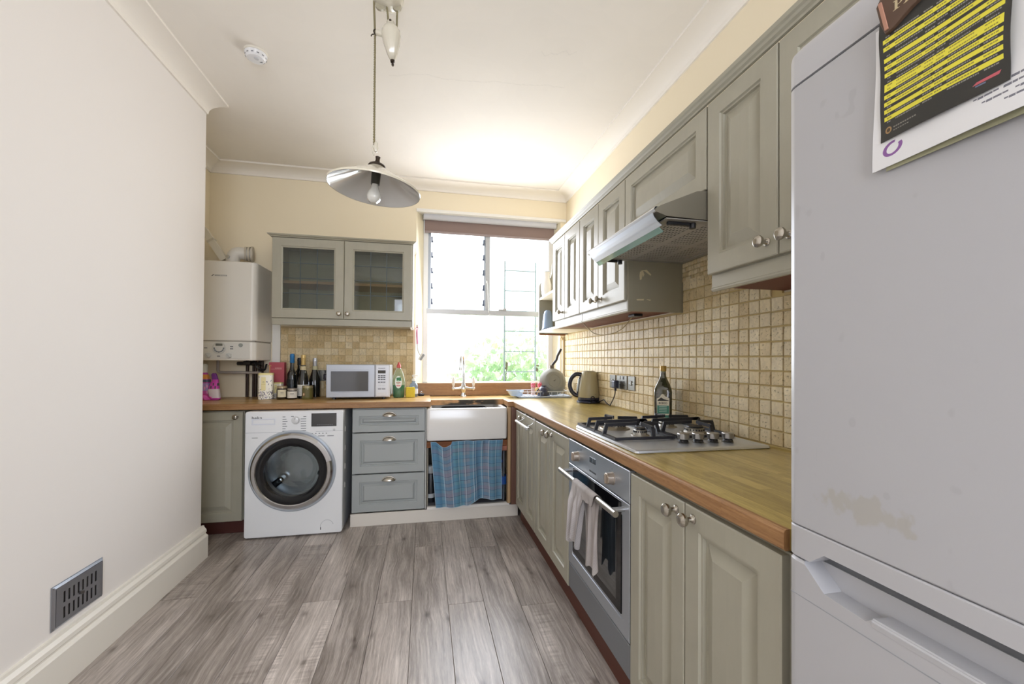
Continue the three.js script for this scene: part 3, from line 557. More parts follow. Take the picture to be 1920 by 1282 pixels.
// ---------------------------------------------------------------- washing machine
{ const t = thing('washing_machine', 'white front-loading washing machine with a chrome ring round its dark glass door', 'washing machine', [-0.842, 0, -3.03]);
  const W = 0.602, HH = 0.832, CY = 0.437, CX = -0.010, sideM = std('#d0d3d6', 0.4);
  const front = extrude(rrect(W, HH - 0.008, 0.016).map(([x, y]) => [x, y + HH / 2 + 0.004]), 0.05, 0.006, [[...Array(48)].map((_, i) => { const a = -i / 48 * 2 * Math.PI; return [CX + 0.232 * Math.cos(a), CY + 0.232 * Math.sin(a)]; })]).translate(0, 0, -0.056);
  add('front_panel', front, enamelWhite, t);
  add('housing', [bx(-W / 2 + 0.004, W / 2 - 0.004, 0.012, HH - 0.004, -0.52, -0.24), bx(-W / 2 + 0.004, -W / 2 + 0.02, 0.012, HH - 0.004, -0.24, -0.056), bx(W / 2 - 0.02, W / 2 - 0.004, 0.012, HH - 0.004, -0.24, -0.056), bx(-W / 2 + 0.02, W / 2 - 0.02, 0.012, 0.10, -0.24, -0.056), bx(-W / 2 + 0.02, W / 2 - 0.02, 0.78, HH - 0.004, -0.24, -0.056)], sideM, t);
  for (let i = 0; i < 4; i++) add('transit_clip', box(0.004, 0.035, 0.006, W / 2 - 0.002, 0.30 + i * 0.13, -0.10, 0.0015), whitePaint, t);
  for (const [x, z] of [[-0.26, -0.08], [0.26, -0.08], [-0.26, -0.48], [0.26, -0.48]]) add('foot', cyl(0.02, 0.02, 0.012, x, 0.006, z, 16), blackPlastic, t);
  const R = (pts, cz = 0) => lathe(pts.map(([r, z]) => [r, z]), 72, 0.5).rotateX(Math.PI / 2).translate(CX, CY, cz);
  add('bezel', R([[0.236, -0.008], [0.268, -0.004], [0.270, 0.000], [0.262, 0.004], [0.250, 0.001], [0.236, -0.004]]), std('#b9c1c9', 0.3, 0.3), t);
  const d = add('door_ring', R([[0.214, 0.010], [0.216, 0.030], [0.222, 0.035], [0.240, 0.034], [0.252, 0.022], [0.256, 0.004], [0.25, -0.006]]), std('#bdbec0', 0.18, 1), t);
  add('door_glass', R([[0.166, 0.010], [0.168, 0.026], [0.190, 0.031], [0.216, 0.031], [0.216, 0.004], [0.166, 0.004]]), darkGlass, d);
  add('glass_bowl', R([[0.168, 0.024], [0.150, 0.006], [0.140, -0.03], [0.128, -0.075], [0.10, -0.10], [0.05, -0.108], [0, -0.109]]), phys({ color: '#eef4f6', roughness: 0.04, transmission: 1, thickness: 0 }), d);
  add('door_handle', extrude([...Array(15)].map((_, i) => { const a = 0.26 + i / 14 * 0.62; return [0.2535 * Math.cos(a), 0.2535 * Math.sin(a)]; }).concat([...Array(15)].map((_, i) => { const a = 0.88 - i / 14 * 0.62; return [0.2225 * Math.cos(a), 0.2225 * Math.sin(a)]; })), 0.006, 0.002).translate(CX, CY, 0.031), std('#cfcfd2', 0.28, 0.8), d);
  add('gasket', R([[0.235, -0.05], [0.205, -0.045], [0.19, -0.06], [0.186, -0.09], [0.20, -0.12], [0.235, -0.13]]), std('#5d6165', 0.6), t);
  const dr = add('drum', R([[0.235, -0.12], [0.236, -0.20], [0.20, -0.212], [0.12, -0.222], [0, -0.225]]), std('#8f9396', 0.22, 1), t);
  for (let k = 0; k < 3; k++) { const a = 0.15 + k * 2.094; add('drum_paddle', box(0.045, 0.10, 0.085, 0, 0.180, -0.168, 0.02, 3).rotateZ(a).translate(CX, CY, 0), std('#9ea2a5', 0.2, 1), dr); }
  // control strip
  const pr = canvasTex(1024, 300, (g, w, h) => {
    g.fillStyle = '#5a5f66'; g.font = 'bold 46px sans-serif'; g.fillText('beko', 60, 78);
    g.fillStyle = '#84898f'; for (let i = 0; i < 7; i++) { g.fillRect(380, 48 + i * 27, 30 + (i * 37) % 26, 8); g.fillRect(600 - (i * 29) % 30, 48 + i * 27, 30 + (i * 29) % 30, 8); }
    g.fillRect(470, 44, 28, 7); g.fillRect(470, 236, 46, 7); g.fillRect(545, 210, 52, 10);
    for (const [x, ww] of [[690, 30], [760, 70], [860, 70]]) g.fillRect(x, 276, ww, 9);
    for (let i = 0; i < 5; i++) g.fillRect(690 + i * 38, 246, 14, 8);
    g.fillRect(66, 280, 60, 7); g.strokeStyle = '#9a9fa5'; g.lineWidth = 4; g.strokeRect(925, 205, 16, 16);
  });
  decal('panel_print', 0.594, 0.174, pr, [0, 0.738, 0.0004], 0, t);
  for (const [x, w] of [[-0.180, 0.235], [0.214, 0.17]]) add('panel_seam', box(w, 0.002, 0.0012, x, 0.694, 0.0004), std('#aeb3b9', 0.5), t);
  add('display', box(0.158, 0.088, 0.003, 0.180, 0.771, 0.0008, 0.001), phys({ color: '#1c1e24', roughness: 0.12, clearcoat: 1 }), t);
  const dp = canvasTex(256, 128, (g) => { g.fillStyle = '#9aa0a8'; for (let i = 0; i < 9; i++) g.fillRect(56 + i * 19, 112, 12, 3); });
  decal('display_print', 0.156, 0.086, dp, [0.180, 0.771, 0.0028], 0, t);
  const dial = add('dial', lathe([[0, 0.02], [0.017, 0.02], [0.0215, 0.018], [0.0225, 0.004], [0.0265, 0.002], [0.027, 0]], 36).rotateX(Math.PI / 2).translate(0.004, 0.771, 0), std('#d4d5d6', 0.3, 0.15), t);
  add('pointer', box(0.002, 0.010, 0.001, 0.004, 0.783, 0.0203), std('#60646a', 0.5), dial);
  add('detergent_drawer', rectLoft(0.142, 0.042, [[0, -0.004], [0, 0.0012], [0.002, 0.002], [0.006, 0.002], [0.010, -0.002], [0.02, -0.003]]).translate(-0.190, 0.765, 0.0005), std('#dfe3ec', 0.3), t);
  add('filter_flap_seam', tube([...Array(10)].map((_, i) => { const a = 0.35 + i / 9 * 2.8; return V(0.205 + 0.042 * Math.cos(a), 0.052 + 0.046 * Math.sin(a), 0.0005); }), 0.0009, 40, 5), std('#a3a8ae', 0.5), t);
  add('filter_notch', box(0.005, 0.016, 0.002, 0.165, 0.043, 0.0006, 0.0008), std('#4b4f55', 0.6), t);
}
// ---------------------------------------------------------------- oven under the hob
const OC = -1.5685;
{ const t = thing('built_in_oven', 'stainless steel built-in oven with two round knobs and a long bar handle', 'oven', [FX, 0, OC], QT);
  const steelO = std('#b9bfc7', 0.36, 0.8);
  add('housing', [bx(-0.295, 0.295, 0.245, 0.818, -0.56, -0.03)], std('#2b2c2f', 0.6), t);
  const pt = canvasTex(1024, 200, (g, w, h) => { g.fillStyle = '#23262c'; for (let i = 0; i < 6; i++) g.fillRect(432 + i * 20, 150, 13, 13); g.beginPath(); g.arc(272, 38, 6, 0, 7); g.fill(); g.fillStyle = '#5d6672'; for (const x of [205, 805]) for (let i = 0; i < 7; i++) { const a = 2.2 + i * 0.8; g.fillRect(x + 52 * Math.cos(a), 95 + 52 * Math.sin(a), 5, 5); } });
  const p = add('control_panel', rectLoft(0.591, 0.108, [[0, -0.02], [0, -0.002], [0.002, 0], [0.004, 0.0005]]).translate(0, 0.764, 0), steelO, t);
  decal('print', 0.588, 0.106, pt, [0, 0.764, 0.001], 0, p);
  add('clock', box(0.060, 0.022, 0.002, -0.013, 0.780, 0.001, 0.0006), phys({ color: '#3b4652', roughness: 0.1, clearcoat: 1 }), p);
  for (const x of [-0.178, 0.168]) add('knob', [lathe([[0, 0.026], [0.018, 0.026], [0.020, 0.024], [0.021, 0.004], [0.023, 0.003], [0.023, 0]], 28).rotateX(Math.PI / 2).translate(x, 0.760, 0), box(0.005, 0.034, 0.008, x, 0.760, 0.028, 0.002)], std('#b3a79a', 0.35, 0.8), p);
  const d = add('door', rectLoft(0.591, 0.452, [[0, -0.025], [0, -0.002], [0.002, 0], [0.050, 0], [0.051, -0.003]]).translate(0, 0.481, 0), steelO, t);
  const gl = add('door_glass', [bx(-0.240, 0.238, 0.318, 0.700, -0.004, 0.0012, 0.002)], darkGlass, d);
  add('inner_window', rectLoft(0.40, 0.30, [[0, 0], [0.004, 0.0003]]).translate(0, 0.50, 0.0012), phys({ color: '#20282e', roughness: 0.1, clearcoat: 1 }), gl);
  const hd = add('handle', bar(V(-0.275, 0.681, 0.050), V(0.298, 0.681, 0.050), 0.0105, 20), std('#b9b4ac', 0.3, 1), d);
  for (const x of [-0.258, 0.257]) add('handle_post', bar(V(x, 0.681, 0), V(x, 0.681, 0.050), 0.0085, 16), steel, hd);
  add('lower_panel', [rectLoft(0.591, 0.112, [[0, -0.02], [0, -0.003], [0.003, 0], [0.004, 0]]).translate(0, 0.192, -0.002)], std('#8d9196', 0.42, 0.7), t);
}
{ // washed-out grey cloth thrown over the oven handle
  const weave = dataTex(128, 128, (u, v) => { const k = 14 * Math.sin(u * 200) * Math.sin(v * 200) + 30 * (fbm(u * 5, v * 5, 4, 3) - 0.5); return [182 + k, 177 + k, 176 + k]; });
  const t = thing('grey_cloth', 'limp grey cloth hanging over the middle of the oven handle', 'cloth', [FX, 0, OC], QT), HY = 0.681;
  const drape = (x0, x1, front, back, skew, ph) => (u, v) => {             // v: 0 front hem .. 1 back hem, over the bar
    const Lf = front, Lb = back, arc = 0.04, L = Lf + arc + Lb, s = v * L; let y, z;
    if (s < Lf) { y = HY - (Lf - s); z = 0.0635; } else if (s < Lf + arc) { const a = (s - Lf) / arc * Math.PI; y = HY + 0.0135 * Math.sin(a); z = 0.050 + 0.0135 * Math.cos(a); } else { y = HY - (s - Lf - arc); z = 0.0365; }
    const h = clamp((HY - y) / 0.3), pinch = 1 - 0.25 * Math.sin(h * 2.4), xc = (x0 + x1) / 2 + skew * h, x = xc + (u - 0.5) * (x1 - x0) * pinch;
    const out = z > 0.05 ? 1 : 0.35, f = (0.011 * Math.sin(u * 12 + ph + h * 2) + 0.006 * Math.sin(u * 27 + ph * 2)) * smooth(0, 0.25, h) * out + 0.012 * h * out;
    return V(x, y - (0.016 * Math.sin(u * 9 + ph) + 0.008 * Math.sin(u * 23)) * h, z + f + (out < 1 ? -0.004 * Math.sin(u * 14) * h : 0));
  };
  add('front_fold', sheet(drape(-0.075, 0.055, 0.225, 0.05, -0.030, 0.4), 40, 60, 0.003), std('#ffffff', 0.95, 0, { map: weave }), t);
  add('rear_fold', sheet(drape(-0.005, 0.145, 0.03, 0.290, -0.004, 2.0), 44, 60, 0.003), std('#f1eeeb', 0.95, 0, { map: weave }), t);
}
// ---------------------------------------------------------------- gas hob
{ const t = thing('gas_hob', 'stainless steel four-burner gas hob with black cast iron pan supports', 'hob', [0, 0.868, 0]);
  const x0 = 0.692, x1 = 1.222, z0 = -1.868, z1 = -1.290, cx = (x0 + x1) / 2, cz = (z0 + z1) / 2;
  const plate = (i, y) => rrect(x1 - x0 - 2 * i, z1 - z0 - 2 * i, Math.max(0.012 - i * 0.3, 0.004)).map(([x, z]) => V(cx + x, y, cz - z));
  add('plate', loft([plate(0.002, 0.0005), plate(0, 0.003), plate(0.002, 0.009), plate(0.010, 0.012), plate(0.022, 0.011), plate(0.034, 0.009)], { crease: 0.5 }), std('#dde1e6', 0.34, 0.8), t);
  const burner = (x, z, r, crown) => {
    const b = add('burner', lathe([[r * 1.45, 0.009], [r * 1.35, 0.013], [r * 1.1, 0.013], [r * 1.05, 0.018], [r, 0.020], [r, 0.030], [r * 0.9, 0.033], [0, 0.033]], 36).translate(x, 0, z), crown ? std('#8f8675', 0.45, 0.7) : std('#a9a59c', 0.4, 0.8), t);
    add('burner_cap', lathe([[r * 0.86, 0.0332], [r * 0.88, 0.036], [r * 0.8, 0.040], [0, 0.041]], 32).translate(x, 0, z), blackPlastic, b);
    const teeth = []; for (let i = 0; i < 22; i++) { const a = i / 22 * 6.283; teeth.push(box(0.003, 0.007, 0.004, 0, 0, 0).rotateY(-a).translate(x + r * Math.cos(a), 0.0255, z + r * Math.sin(a))); }
    add('flame_port', teeth, castIron, b).userData.kind = 'stuff';
  };
  burner(0.862, -1.575, 0.026); burner(1.118, -1.585, 0.040); burner(0.835, -1.750, 0.046, true); burner(1.095, -1.760, 0.033);
  for (const [a, b, c1, c2] of [[0.700, 0.950, [0.862, -1.575], [0.835, -1.750]], [0.964, 1.214, [1.118, -1.585], [1.095, -1.760]]]) {
    const zn = -1.470, zf = -1.856, y0 = 0.017, y1 = 0.057, P = [], s = add('pan_support', [flatBar(V(a, y0, zn), V(b, y0, zn), 0.011, 0.010), flatBar(V(a, y0, zf), V(b, y0, zf), 0.011, 0.010), flatBar(V(a + 0.005, y0, zn), V(a + 0.005, y0, zf), 0.011, 0.010), flatBar(V(b - 0.005, y0, zn), V(b - 0.005, y0, zf), 0.011, 0.010)], castIron, t);
    const arm = (px, pz, tx, tz, reach) => {
      const d = V(tx - px, 0, tz - pz), L = d.length(); d.normalize(); const k = Math.min(reach, L - 0.014);
      add('finger', [flatBar(V(px, y0 - 0.003, pz), V(px + d.x * 0.012, y1, pz + d.z * 0.012), 0.0085, 0.014), flatBar(V(px + d.x * 0.006, y1 - 0.003, pz + d.z * 0.006), V(px + d.x * k, y1, pz + d.z * k), 0.006, 0.013)], castIron, s);
    };
    for (const [cx2, cz2] of [c1, c2]) { arm(a + 0.004, cz2, cx2, cz2, 0.16); arm(b - 0.004, cz2, cx2, cz2, 0.16); }
    arm(c1[0], zn, c1[0], c1[1], 0.2); arm(c2[0], zf, c2[0], c2[1], 0.2);
    const mid = (c1[1] + c2[1]) / 2; arm(a + 0.004, mid, b, mid, 0.235); arm(b - 0.004, mid, a, mid, 0.04);
    for (const [fx, fz] of [[a + 0.008, zn], [b - 0.008, zn], [a + 0.008, zf], [b - 0.008, zf]]) P.push(cyl(0.006, 0.006, 0.010, fx, 0.0135, fz, 10));
    add('rubber_foot', P[0], blackPlastic, s);
  }
  for (const [x, z] of [[0.945, -1.405], [1.003, -1.400], [1.062, -1.395], [1.122, -1.390]]) {
    const k = add('knob', lathe([[0.021, 0.011], [0.015, 0.013], [0.013, 0.020], [0.0145, 0.021], [0.0205, 0.0235], [0.0215, 0.041], [0.0195, 0.044], [0, 0.0445]], 30).translate(x, 0, z), std('#a5a3a0', 0.33, 0.9), t);
    add('skirt', lathe([[0.0185, 0.0105], [0.0165, 0.018], [0.014, 0.0205], [0, 0.0205]], 24).translate(x, 0.0004, z), blackPlastic, k);
  } }
// ---------------------------------------------------------------- wall units on the right
const UX = 0.95;                                                            // plane of the wall unit doors
function wallUnit(name, label, z0, z1, doors, { y0 = 1.475, y1 = 2.068, pelmet = true, end = 0 } = {}) {
  const w = z1 - z0, zc = (z0 + z1) / 2, t = thing(name, label, 'cabinet', [UX, 0, zc], QT);
  carcass(t, w, y0, y1, XR - UX - 0.003, sage);
  for (const [a, b, k] of doors) {
    const hh = y1 - y0, g = metric(doorGeo(b - a - 0.004, hh - 0.004, hh < 0.4 ? 0.055 : 0.06, 0.032), 'y').translate((a + b) / 2 - zc, (y0 + y1) / 2, 0), d = add('door', g, sage, t);
    if (k) add('knob', place(knobShape, k - zc, 1.520, 0), nickel, d);
  }
  if (pelmet) {
    const L = [extrude([[0, 0], [0.012, 0], [0.017, 0.006], [0.017, 0.010], [0.014, 0.014], [0.014, 0.054], [0, 0.054]].map(([x, y]) => [-x, y]).reverse(), w - 0.004).rotateY(Math.PI / 2).translate(-w / 2 + 0.002, 1.420, -0.034)];
    add('pelmet', metric(L[0]), sage, t);
    add('underside', metric(bx(-w / 2 + 0.002, w / 2 - 0.002, 1.436, 1.474, -0.318, -0.05).translate(0, 0, 0)), brownBoard, t);
  }
  return t;
}
const u1 = wallUnit('wall_unit', 'first green two-door wall unit beside the window, one knob on its far door', -3.070, -2.506, [[-3.07, -2.793, -2.835], [-2.793, -2.506, 0]]);
const u2 = wallUnit('wall_unit', 'green two-door wall unit next to the hood with a chipped grey end panel', -2.504, -1.892, [[-2.504, -2.212, -2.255], [-2.212, -1.892, -2.170]]);
{ // its end panel towards the cooker, with chipped paint
  const p = add('end_panel', metric(bx(0.307, 0.322, 1.421, 1.79, -0.316, -0.012, 0.002), 'y'), std('#95907e', 0.6), u2);
  const chip = (pts, y, z) => { const g = extrude(pts, 0.0006).rotateY(Math.PI / 2).translate(0.3221, y, z); return g; };
  add('paint_chip', [chip([[-0.012, 0.014], [0.004, 0.022], [0.012, 0.002], [0.004, -0.012], [0, 0.002], [-0.002, -0.022], [-0.012, -0.026], [-0.014, -0.006]], 1.600, -0.085), chip([[-0.03, 0.008], [-0.006, 0.006], [0.024, -0.014], [0.03, -0.010], [0.004, 0.014]], 1.612, -0.105), chip([[-0.02, 0.002], [0.02, 0.004], [0.018, -0.003], [-0.016, -0.004]], 1.478, -0.075), chip([[-0.012, 0.003], [0.012, 0.002], [0.008, -0.004]], 1.478, -0.12)], std('#cfc3a0', 0.7), p).userData.label = 'pale patches where paint has chipped off';
}
wallUnit('wall_unit', 'short green flap-door wall unit above the extractor hood', -1.890, -1.284, [[-1.889, -1.285, 0]], { y0: 1.775, pelmet: false });
wallUnit('wall_unit', 'tall green wall unit nearest the refrigerator with two round knobs', -1.282, -0.682, [[-1.281, -0.982, -1.02], [-0.982, -0.683, -0.945]]);
{ const prof = [[0, 0], [0.010, 0], [0.012, 0.006], [0.020, 0.010], [0.024, 0.016], [0.030, 0.020], [0.034, 0.030], [0, 0.030]];
  tag(add('cornice_moulding', metric(extrude(prof.map(([x, y]) => [-x, y]).reverse(), 2.40).translate(UX + 0.006, 2.070, -3.085), 'z'), sage), 'green cornice moulding along the top of the right-hand wall units', 'moulding'); }
{ const t = thing('under_cabinet_cable', 'loose thin pale cable looping below the far right wall units from a small black box', 'cable');
  add('cable', tube([V(1.02, 1.433, -2.62), V(1.03, 1.400, -2.58), V(1.05, 1.352, -2.50), V(1.08, 1.338, -2.38), V(1.11, 1.362, -2.25), V(1.13, 1.432, -2.14)], 0.0030, 48, 6), std('#b5a582', 0.6), t);
  add('box', box(0.05, 0.014, 0.07, 1.13, 1.428, -2.12, 0.003), blackPlastic, t); }
// ---------------------------------------------------------------- extractor hood
{ const t = thing('extractor_hood', 'slim brushed steel extractor hood with its glass visor pulled out above the hob', 'extractor hood', [0, 0, -1.888]);
  const L = 0.604, hs = std('#9c9a95', 0.36, 0.85);
  const prof = [[1.257, 1.664], [1.257, 1.770], [0.975, 1.772], [0.915, 1.766], [0.775, 1.706], [0.760, 1.697], [0.755, 1.690], [0.760, 1.684], [0.80, 1.672]];
  const inner = [[1.245, 1.664], [1.245, 1.758], [0.975, 1.760], [0.92, 1.754], [0.80, 1.700], [0.80, 1.672]];
  const side = (z) => extrude(prof.map(([x, y]) => [x, y]), 0.004).translate(0, 0, z);
  add('side_panel', side(0), std('#8d887c', 0.4, 0.6), t); add('side_panel', side(L - 0.004), std('#8d887c', 0.4, 0.6), t);
  add('top_cover', loft([0.004, L - 0.004].map((z) => prof.slice(1, 9).concat(inner.slice(1, 6).reverse()).map(([x, y]) => V(x, y, z))), { crease: 0.4, capA: false, capB: false }), hs, t);
  add('front_lip', tube([V(0.762, 1.694, 0.002), V(0.762, 1.694, L - 0.002)], 0.0085, 2, 14), std('#c6cad0', 0.3, 0.8), t);
  const visor = [[0.758, 1.690], [0.764, 1.674], [0.776, 1.660], [0.794, 1.647]];
  add('visor', sheet((u, v) => { const k = v * 3, i = Math.min(2, Math.floor(k)), f = k - i, a = visor[i], b = visor[i + 1]; return V(a[0] + (b[0] - a[0]) * f, a[1] + (b[1] - a[1]) * f, 0.02 + u * (L - 0.04)); }, 2, 12, 0.003), std('#c3cad4', 0.36, 0.7), t);
  add('glass_strip', loft([0.015, L - 0.045].map((z) => [[0.790, 1.651], [0.793, 1.653], [0.814, 1.634], [0.811, 1.631]].map(([x, y]) => V(x, y, z))), { crease: 0 }), phys({ color: '#bfe0d6', roughness: 0.1, transmission: 0.6, thickness: 0 }), t);
  for (const z of [0.012, L - 0.03]) add('visor_arm', [box(0.085, 0.012, 0.014, 0.862, 1.659, z, 0.003), cyl(0.011, 0.011, 0.018, 0.918, 1.655, z, 16)], blackPlastic, t);
  // slotted grease filters
  const bars = [], x0 = 0.83, x1 = 1.235, zs = [0.03, L - 0.03];
  for (let i = 0; i <= 30; i++) { const x = x0 + (x1 - x0) * i / 30; bars.push(box(i % 10 === 0 ? 0.022 : 0.0068, 0.0016, zs[1] - zs[0], x, 1.668, (zs[0] + zs[1]) / 2)); }
  for (let i = 0; i <= 20; i++) { const z = zs[0] + (zs[1] - zs[0]) * i / 20; bars.push(box(x1 - x0, 0.0016, i % 10 === 0 ? 0.03 : 0.010, (x0 + x1) / 2, 1.6682, z)); }
  const f = add('grease_filter', bars, std('#b5b2ae', 0.5, 0.35), t); f.userData.kind = 'stuff';
  add('filter_rim', [bx(0.80, 1.257, 1.6645, 1.668, 0.004, 0.032), bx(0.80, 1.257, 1.6645, 1.668, L - 0.032, L - 0.004), bx(0.80, 0.832, 1.6645, 1.668, 0.032, L - 0.032), bx(1.235, 1.257, 1.6645, 1.668, 0.032, L - 0.032)], std('#a29f9a', 0.45, 0.4), t);
  add('motor_chamber', bx(0.835, 1.24, 1.692, 1.698, 0.02, L - 0.02), std('#2b2926', 0.9), t);
  add('lamp_cover', box(0.035, 0.006, 0.22, 1.238, 1.6625, L - 0.17, 0.002), blackPlastic, t);
}
// ---------------------------------------------------------------- open shelf unit at the far end of the wall units
{ const t = thing('end_shelf_unit', 'grey open shelf unit with a curved end panel between the wall units and the window', 'shelf');
  const pan = [[1.263, 1.414], [0.992, 1.414], [0.992, 1.835]]; for (let i = 1; i <= 8; i++) { const a = i / 8 * Math.PI / 2; pan.push([0.992 + 0.055 * (1 - Math.cos(a)), 1.835 + 0.05 * Math.sin(a)]); }
  for (const p of [[1.075, 1.896], [1.098, 1.925], [1.110, 1.965], [1.114, 2.05], [1.263, 2.05]]) pan.push(p);
  add('end_panel', extrude(pan.reverse(), 0.014, 0.001).translate(0, 0, -3.625), std('#8c8878', 0.5), t);
  const sh = (y) => { const p = [[1.263, -3.61], [0.996, -3.61], [0.996, -3.54], [0.985, -3.40], [0.975, -3.095], [1.263, -3.095]]; return extrude(p.map(([x, z]) => [x, -z]).reverse(), 0.016, 0.001).rotateX(-Math.PI / 2).translate(0, y, 0); };
  add('shelf', sh(1.716), std('#d9d2bd', 0.5), t); add('shelf', sh(1.424), std('#d9d2bd', 0.5), t);
  add('bottom_strip', metric(bx(0.994, 1.24, 1.404, 1.4135, -3.628, -3.606)), paleWood, t); }
{ const t = thing('vase', 'white china vase with a pinched neck on the upper open shelf by the window', 'vase', [1.042, 1.7335, -3.556]);
  add('body', lathe([[0, 0], [0.030, 0], [0.033, 0.004], [0.040, 0.03], [0.046, 0.075], [0.045, 0.11], [0.034, 0.150], [0.026, 0.178], [0.027, 0.20], [0.036, 0.222], [0.034, 0.223], [0.024, 0.20], [0.022, 0.178], [0, 0.17]], 36, 0.8), ceramic, t);
  add('rim', lathe([[0.0335, 0.222], [0.0365, 0.2245], [0.0345, 0.226], [0.0325, 0.224]], 36).translate(0, 0, 0), std('#8fa4c2', 0.2), t); }
{ const t = thing('storage_jar', 'blue-grey tapered container on the lower open shelf by the window', 'container', [1.052, 1.4415, -3.540]);
  add('body', lathe([[0, 0], [0.047, 0], [0.049, 0.006], [0.047, 0.04], [0.040, 0.13], [0.033, 0.165], [0.020, 0.175], [0, 0.176]], 32, 0.8), phys({ color: '#7f93ad', roughness: 0.25, clearcoat: 0.6 }), t);
  add('foot_ring', lathe([[0.047, 0], [0.053, 0.001], [0.054, 0.012], [0.048, 0.014]], 32), std('#3f4a58', 0.4), t); }
{ const t = thing('wall_pipe', 'thin cream painted pipe running down the wall beside the window', 'pipe');
  add('pipe', bar(V(1.235, 0.872, -3.672), V(1.235, 1.400, -3.672), 0.008, 14), std('#efe6cf', 0.45), t);
  add('clip', [box(0.034, 0.012, 0.02, 1.232, 1.392, -3.676, 0.003), cyl(0.010, 0.010, 0.02, 1.232, 1.376, -3.672, 14)], std('#c2a878', 0.5), t); }

// ---------------------------------------------------------------- glazed wall cabinet
{ const t = thing('glazed_cabinet', 'green wall cabinet with two leaded glass doors left of the window', 'cabinet', [-0.60, 0, -3.34]);
  const W = 1.0, y0 = 1.478, y1 = 2.070, D = 0.347, inn = std('#b7ad96', 0.7);
  add('carcass', [bx(-0.499, -0.482, y0, y1, -D, -0.022), bx(0.482, 0.499, y0, y1, -D, -0.022), bx(-0.482, 0.482, y0, y0 + 0.018, -D, -0.022), bx(-0.482, 0.482, y1 - 0.018, y1, -D, -0.022)], sage, t);
  add('back_panel', bx(-0.482, 0.482, y0 + 0.018, y1 - 0.018, -D, -D + 0.006), inn, t);
  add('lining', [bx(-0.4815, -0.480, y0 + 0.018, y1 - 0.018, -D + 0.006, -0.024), bx(0.480, 0.4815, y0 + 0.018, y1 - 0.018, -D + 0.006, -0.024)], inn, t);
  add('shelf', metric(bx(-0.479, 0.479, 1.742, 1.762, -D + 0.008, -0.05)), std('#b98c68', 0.6), t);
  for (const s of [-1, 1]) {
    const xc = s * 0.2485, w = 0.494, d = add('door_frame', metric(rectLoft(w, y1 - y0 - 0.004, [[0, -0.02], [0, -0.003], [0.003, 0], [0.060, 0], [0.063, -0.004], [0.071, -0.007], [0.0715, -0.020], [0, -0.0201]], true), 'y').translate(xc, (y0 + y1) / 2, 0), sage, t);
    const gw = w - 0.142, gh = y1 - y0 - 0.146, gy = (y0 + y1) / 2;
    add('pane', box(gw, gh, 0.003, xc, gy, -0.012), phys({ color: '#dfe4e0', roughness: 0.03, transmission: 1, thickness: 0 }), d);
    for (let i = 1; i < 3; i++) add('lead_came', box(0.005, gh, 0.0022, xc - gw / 2 + gw * i / 3, gy, -0.0095, 0.0008), std('#4a5458', 0.5, 0.3), d);
    for (let i = 1; i < 4; i++) add('lead_came', box(gw, 0.005, 0.0022, xc, gy - gh / 2 + gh * i / 4, -0.0092, 0.0008), std('#4a5458', 0.5, 0.3), d);
    add('knob', place(knobShape, s * 0.030, 1.517, 0), nickel, d);
  }
  const prof = [[0, 0], [0.006, 0], [0.010, 0.006], [0.022, 0.012], [0.026, 0.020], [0, 0.020]];
  const run = (o) => V(o[0], 0, o[1]), ring = (k) => prof.map(([d, y]) => k(d, y));
  add('cornice', metric(loft([ring((d, y) => V(-0.5 - d, 2.070 + y, -D)), ring((d, y) => V(-0.5 - d, 2.070 + y, -0.004 + d)), ring((d, y) => V(0.5 + d, 2.070 + y, -0.004 + d)), ring((d, y) => V(0.5 + d, 2.070 + y, -D))], { crease: 0, capA: false, capB: false })), sage, t);
  add('cornice_top', bx(-0.5, 0.5, 2.071, 2.086, -D, -0.004), sage, t);
  add('pelmet', metric(bx(-0.496, 0.496, 1.428, 1.477, -0.026, -0.008, 0.004)), sage, t);
  add('pelmet_return', metric(bx(0.480, 0.4965, 1.428, 1.477, -D + 0.002, -0.027, 0.003)), whitePaint, t);
  add('side_panel', metric(bx(0.4995, 0.505, 1.430, 2.067, -D, -0.018, 0.002), 'y'), whitePaint, t); }

